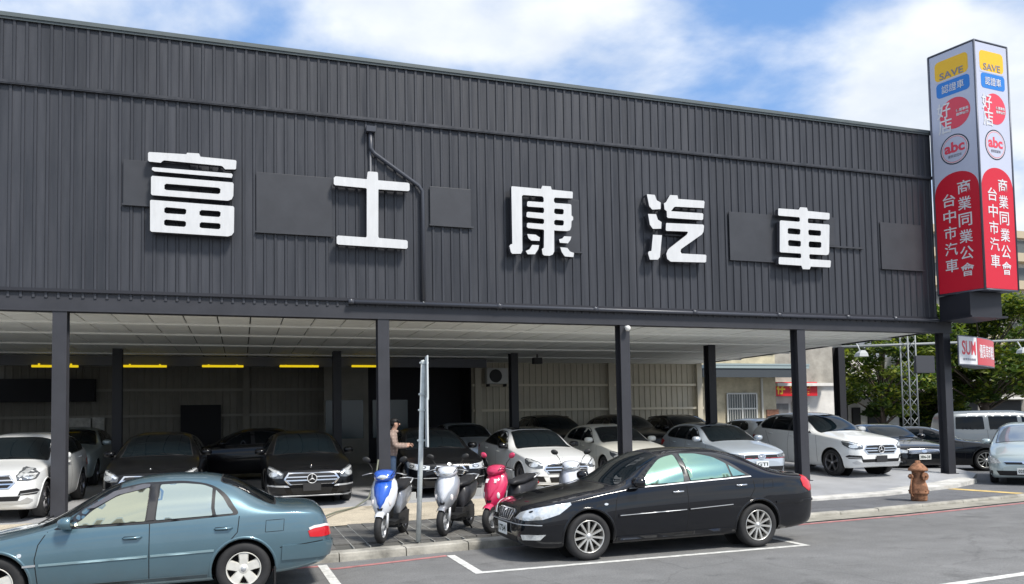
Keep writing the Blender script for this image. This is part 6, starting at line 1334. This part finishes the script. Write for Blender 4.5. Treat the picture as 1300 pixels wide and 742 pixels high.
# ---------------------------------------------------------------- trees
LEAF = []
for i, c in enumerate([(.055, .105, .014), (.11, .155, .02), (.028, .058, .011), (.20, .235, .03)]):
    m_ = mat('leaf %d' % i, c, .55, var=.25, vscale=3); tr = m_.node_tree; b_ = tr.nodes['Principled BSDF']; LEAF.append(m_)
    ts = tr.nodes.new('ShaderNodeBsdfTranslucent'); ts.inputs[0].default_value = (c[0]*1.6, c[1]*1.6, c[2], 1); mxs = tr.nodes.new('ShaderNodeMixShader'); mxs.inputs[0].default_value = .35
    o_n = [n for n in tr.nodes if n.type == 'OUTPUT_MATERIAL'][0]; tr.links.new(b_.outputs[0], mxs.inputs[1]); tr.links.new(ts.outputs[0], mxs.inputs[2]); tr.links.new(mxs.outputs[0], o_n.inputs[0])
BARK = mat('bark', (.09, .07, .055), .95, var=.4, vscale=6, bump=.6, bscale=15)
def tree(name, label, x, y, h, rx, rz_, z0, nclump, nleaf, lsz, seed, group='trees behind the mast'):
    rnd = random.Random(seed); r = empty(name, (x, y, .05), 0, label, 'tree', group)
    q = MB(); q.tube([(0, 0, 0), (.05, .05, h*.25), (-.06, .1, h*.5), (.1, 0, h*.8)], [.22*h/8, .18*h/8, .13*h/8, .04], 9); tk = q.build('trunk', BARK, r)
    q = MB(); cl = []
    for i in range(nclump):
        a = rnd.uniform(0, 2*math.pi); t = rnd.random()**.6; zc = rnd.uniform(-1, 1); k_ = math.sqrt(max(.08, 1-zc*zc)); px, py, pz = math.cos(a)*rx*t*k_, math.sin(a)*rx*t*k_, z0+rz_*zc*.95
        cl.append((px, py, pz, rnd.uniform(.5, 1.0)*rx*.30))
    for i, (px, py, pz, s_) in enumerate(cl):
        if i % 2 == 0: q.tube([(0, .05, max(.6, pz*.55)), (px*.5, py*.5, pz*.8), (px, py, pz)], [.07, .045, .015], 5, cap=False)
    q.build('limb', BARK, r)
    cr_ = MB()
    for (px, py, pz, s_) in cl:
        mi = rnd.choices((0, 1, 2, 3), (3, 3, 3, 3))[0]; cr_.cur = mi
        for j in range(nleaf):
            d = Vector((rnd.gauss(0, 1), rnd.gauss(0, 1), rnd.gauss(0, .55))); d.normalize(); d *= s_*rnd.random()**.4; c = Vector((px, py, pz))+Vector((d.x, d.y, d.z*.62-.12*(d.x*d.x+d.y*d.y)/s_))
            n_ = Vector((rnd.gauss(0, .6), rnd.gauss(0, .6), 1)).normalized(); u = n_.orthogonal().normalized(); u.rotate(Matrix.Rotation(rnd.uniform(0, 6.28), 3, n_)); v = n_.cross(u); w_ = lsz*rnd.uniform(.6, 1.3)
            if rnd.random() < .06: cr_.cur = rnd.randrange(4)
            cr_.add([c-u*w_, c-v*w_*.45-n_*w_*.15, c+u*w_, c+v*w_*.45-n_*w_*.1], [(0, 1, 2, 3)])
    m = bpy.data.meshes.new('crown'); m.from_pydata(cr_.v, [], cr_.f); m.polygons.foreach_set('material_index', cr_.mi)
    for l_ in LEAF: m.materials.append(l_)
    link(bpy.data.objects.new('crown', m), r); return r
def tx_(px, Y): return onY(px, 500, Y).x
tree('broadleaf_tree', 'wide yellow green tree spreading over the grey van', tx_(1250, 34), 34, 9.0, 4.8, 3.0, 5.6, 95, 150, .18, 1)
tree('broadleaf_tree', 'dark leafy tree behind the lattice mast', tx_(1120, 35), 35, 7.0, 3.2, 2.5, 4.4, 70, 140, .16, 2)
tree('broadleaf_tree', 'low leafy tree standing right behind the end post', tx_(1180, 38), 38, 8.0, 3.6, 3.0, 4.6, 110, 140, .17, 3)
tree('broadleaf_tree', 'leafy tree rising beside the pale apartment block', tx_(1325, 40), 40, 9, 4.0, 3.0, 6.0, 70, 110, .18, 4)
# hedge mass under the trees
q = MB(); rnd = random.Random(9)
for i in range(9000):
    c = Vector((rnd.uniform(tx_(1085, 40), tx_(1215, 40)), rnd.uniform(39, 41.5), rnd.random()**1.3*2.6)); n_ = Vector((rnd.gauss(0, 1), rnd.gauss(-.3, 1), rnd.gauss(.4, 1))).normalized(); u = n_.orthogonal(); v = n_.cross(u); w_ = .16
    q.add([c-u*w_, c-v*w_*.5, c+u*w_, c+v*w_*.5], [(0, 1, 2, 3)])
q.build('hedge', LEAF[2], None, 'dark hedge growing beneath the trees behind the parked cars', 'hedge', kind='stuff')
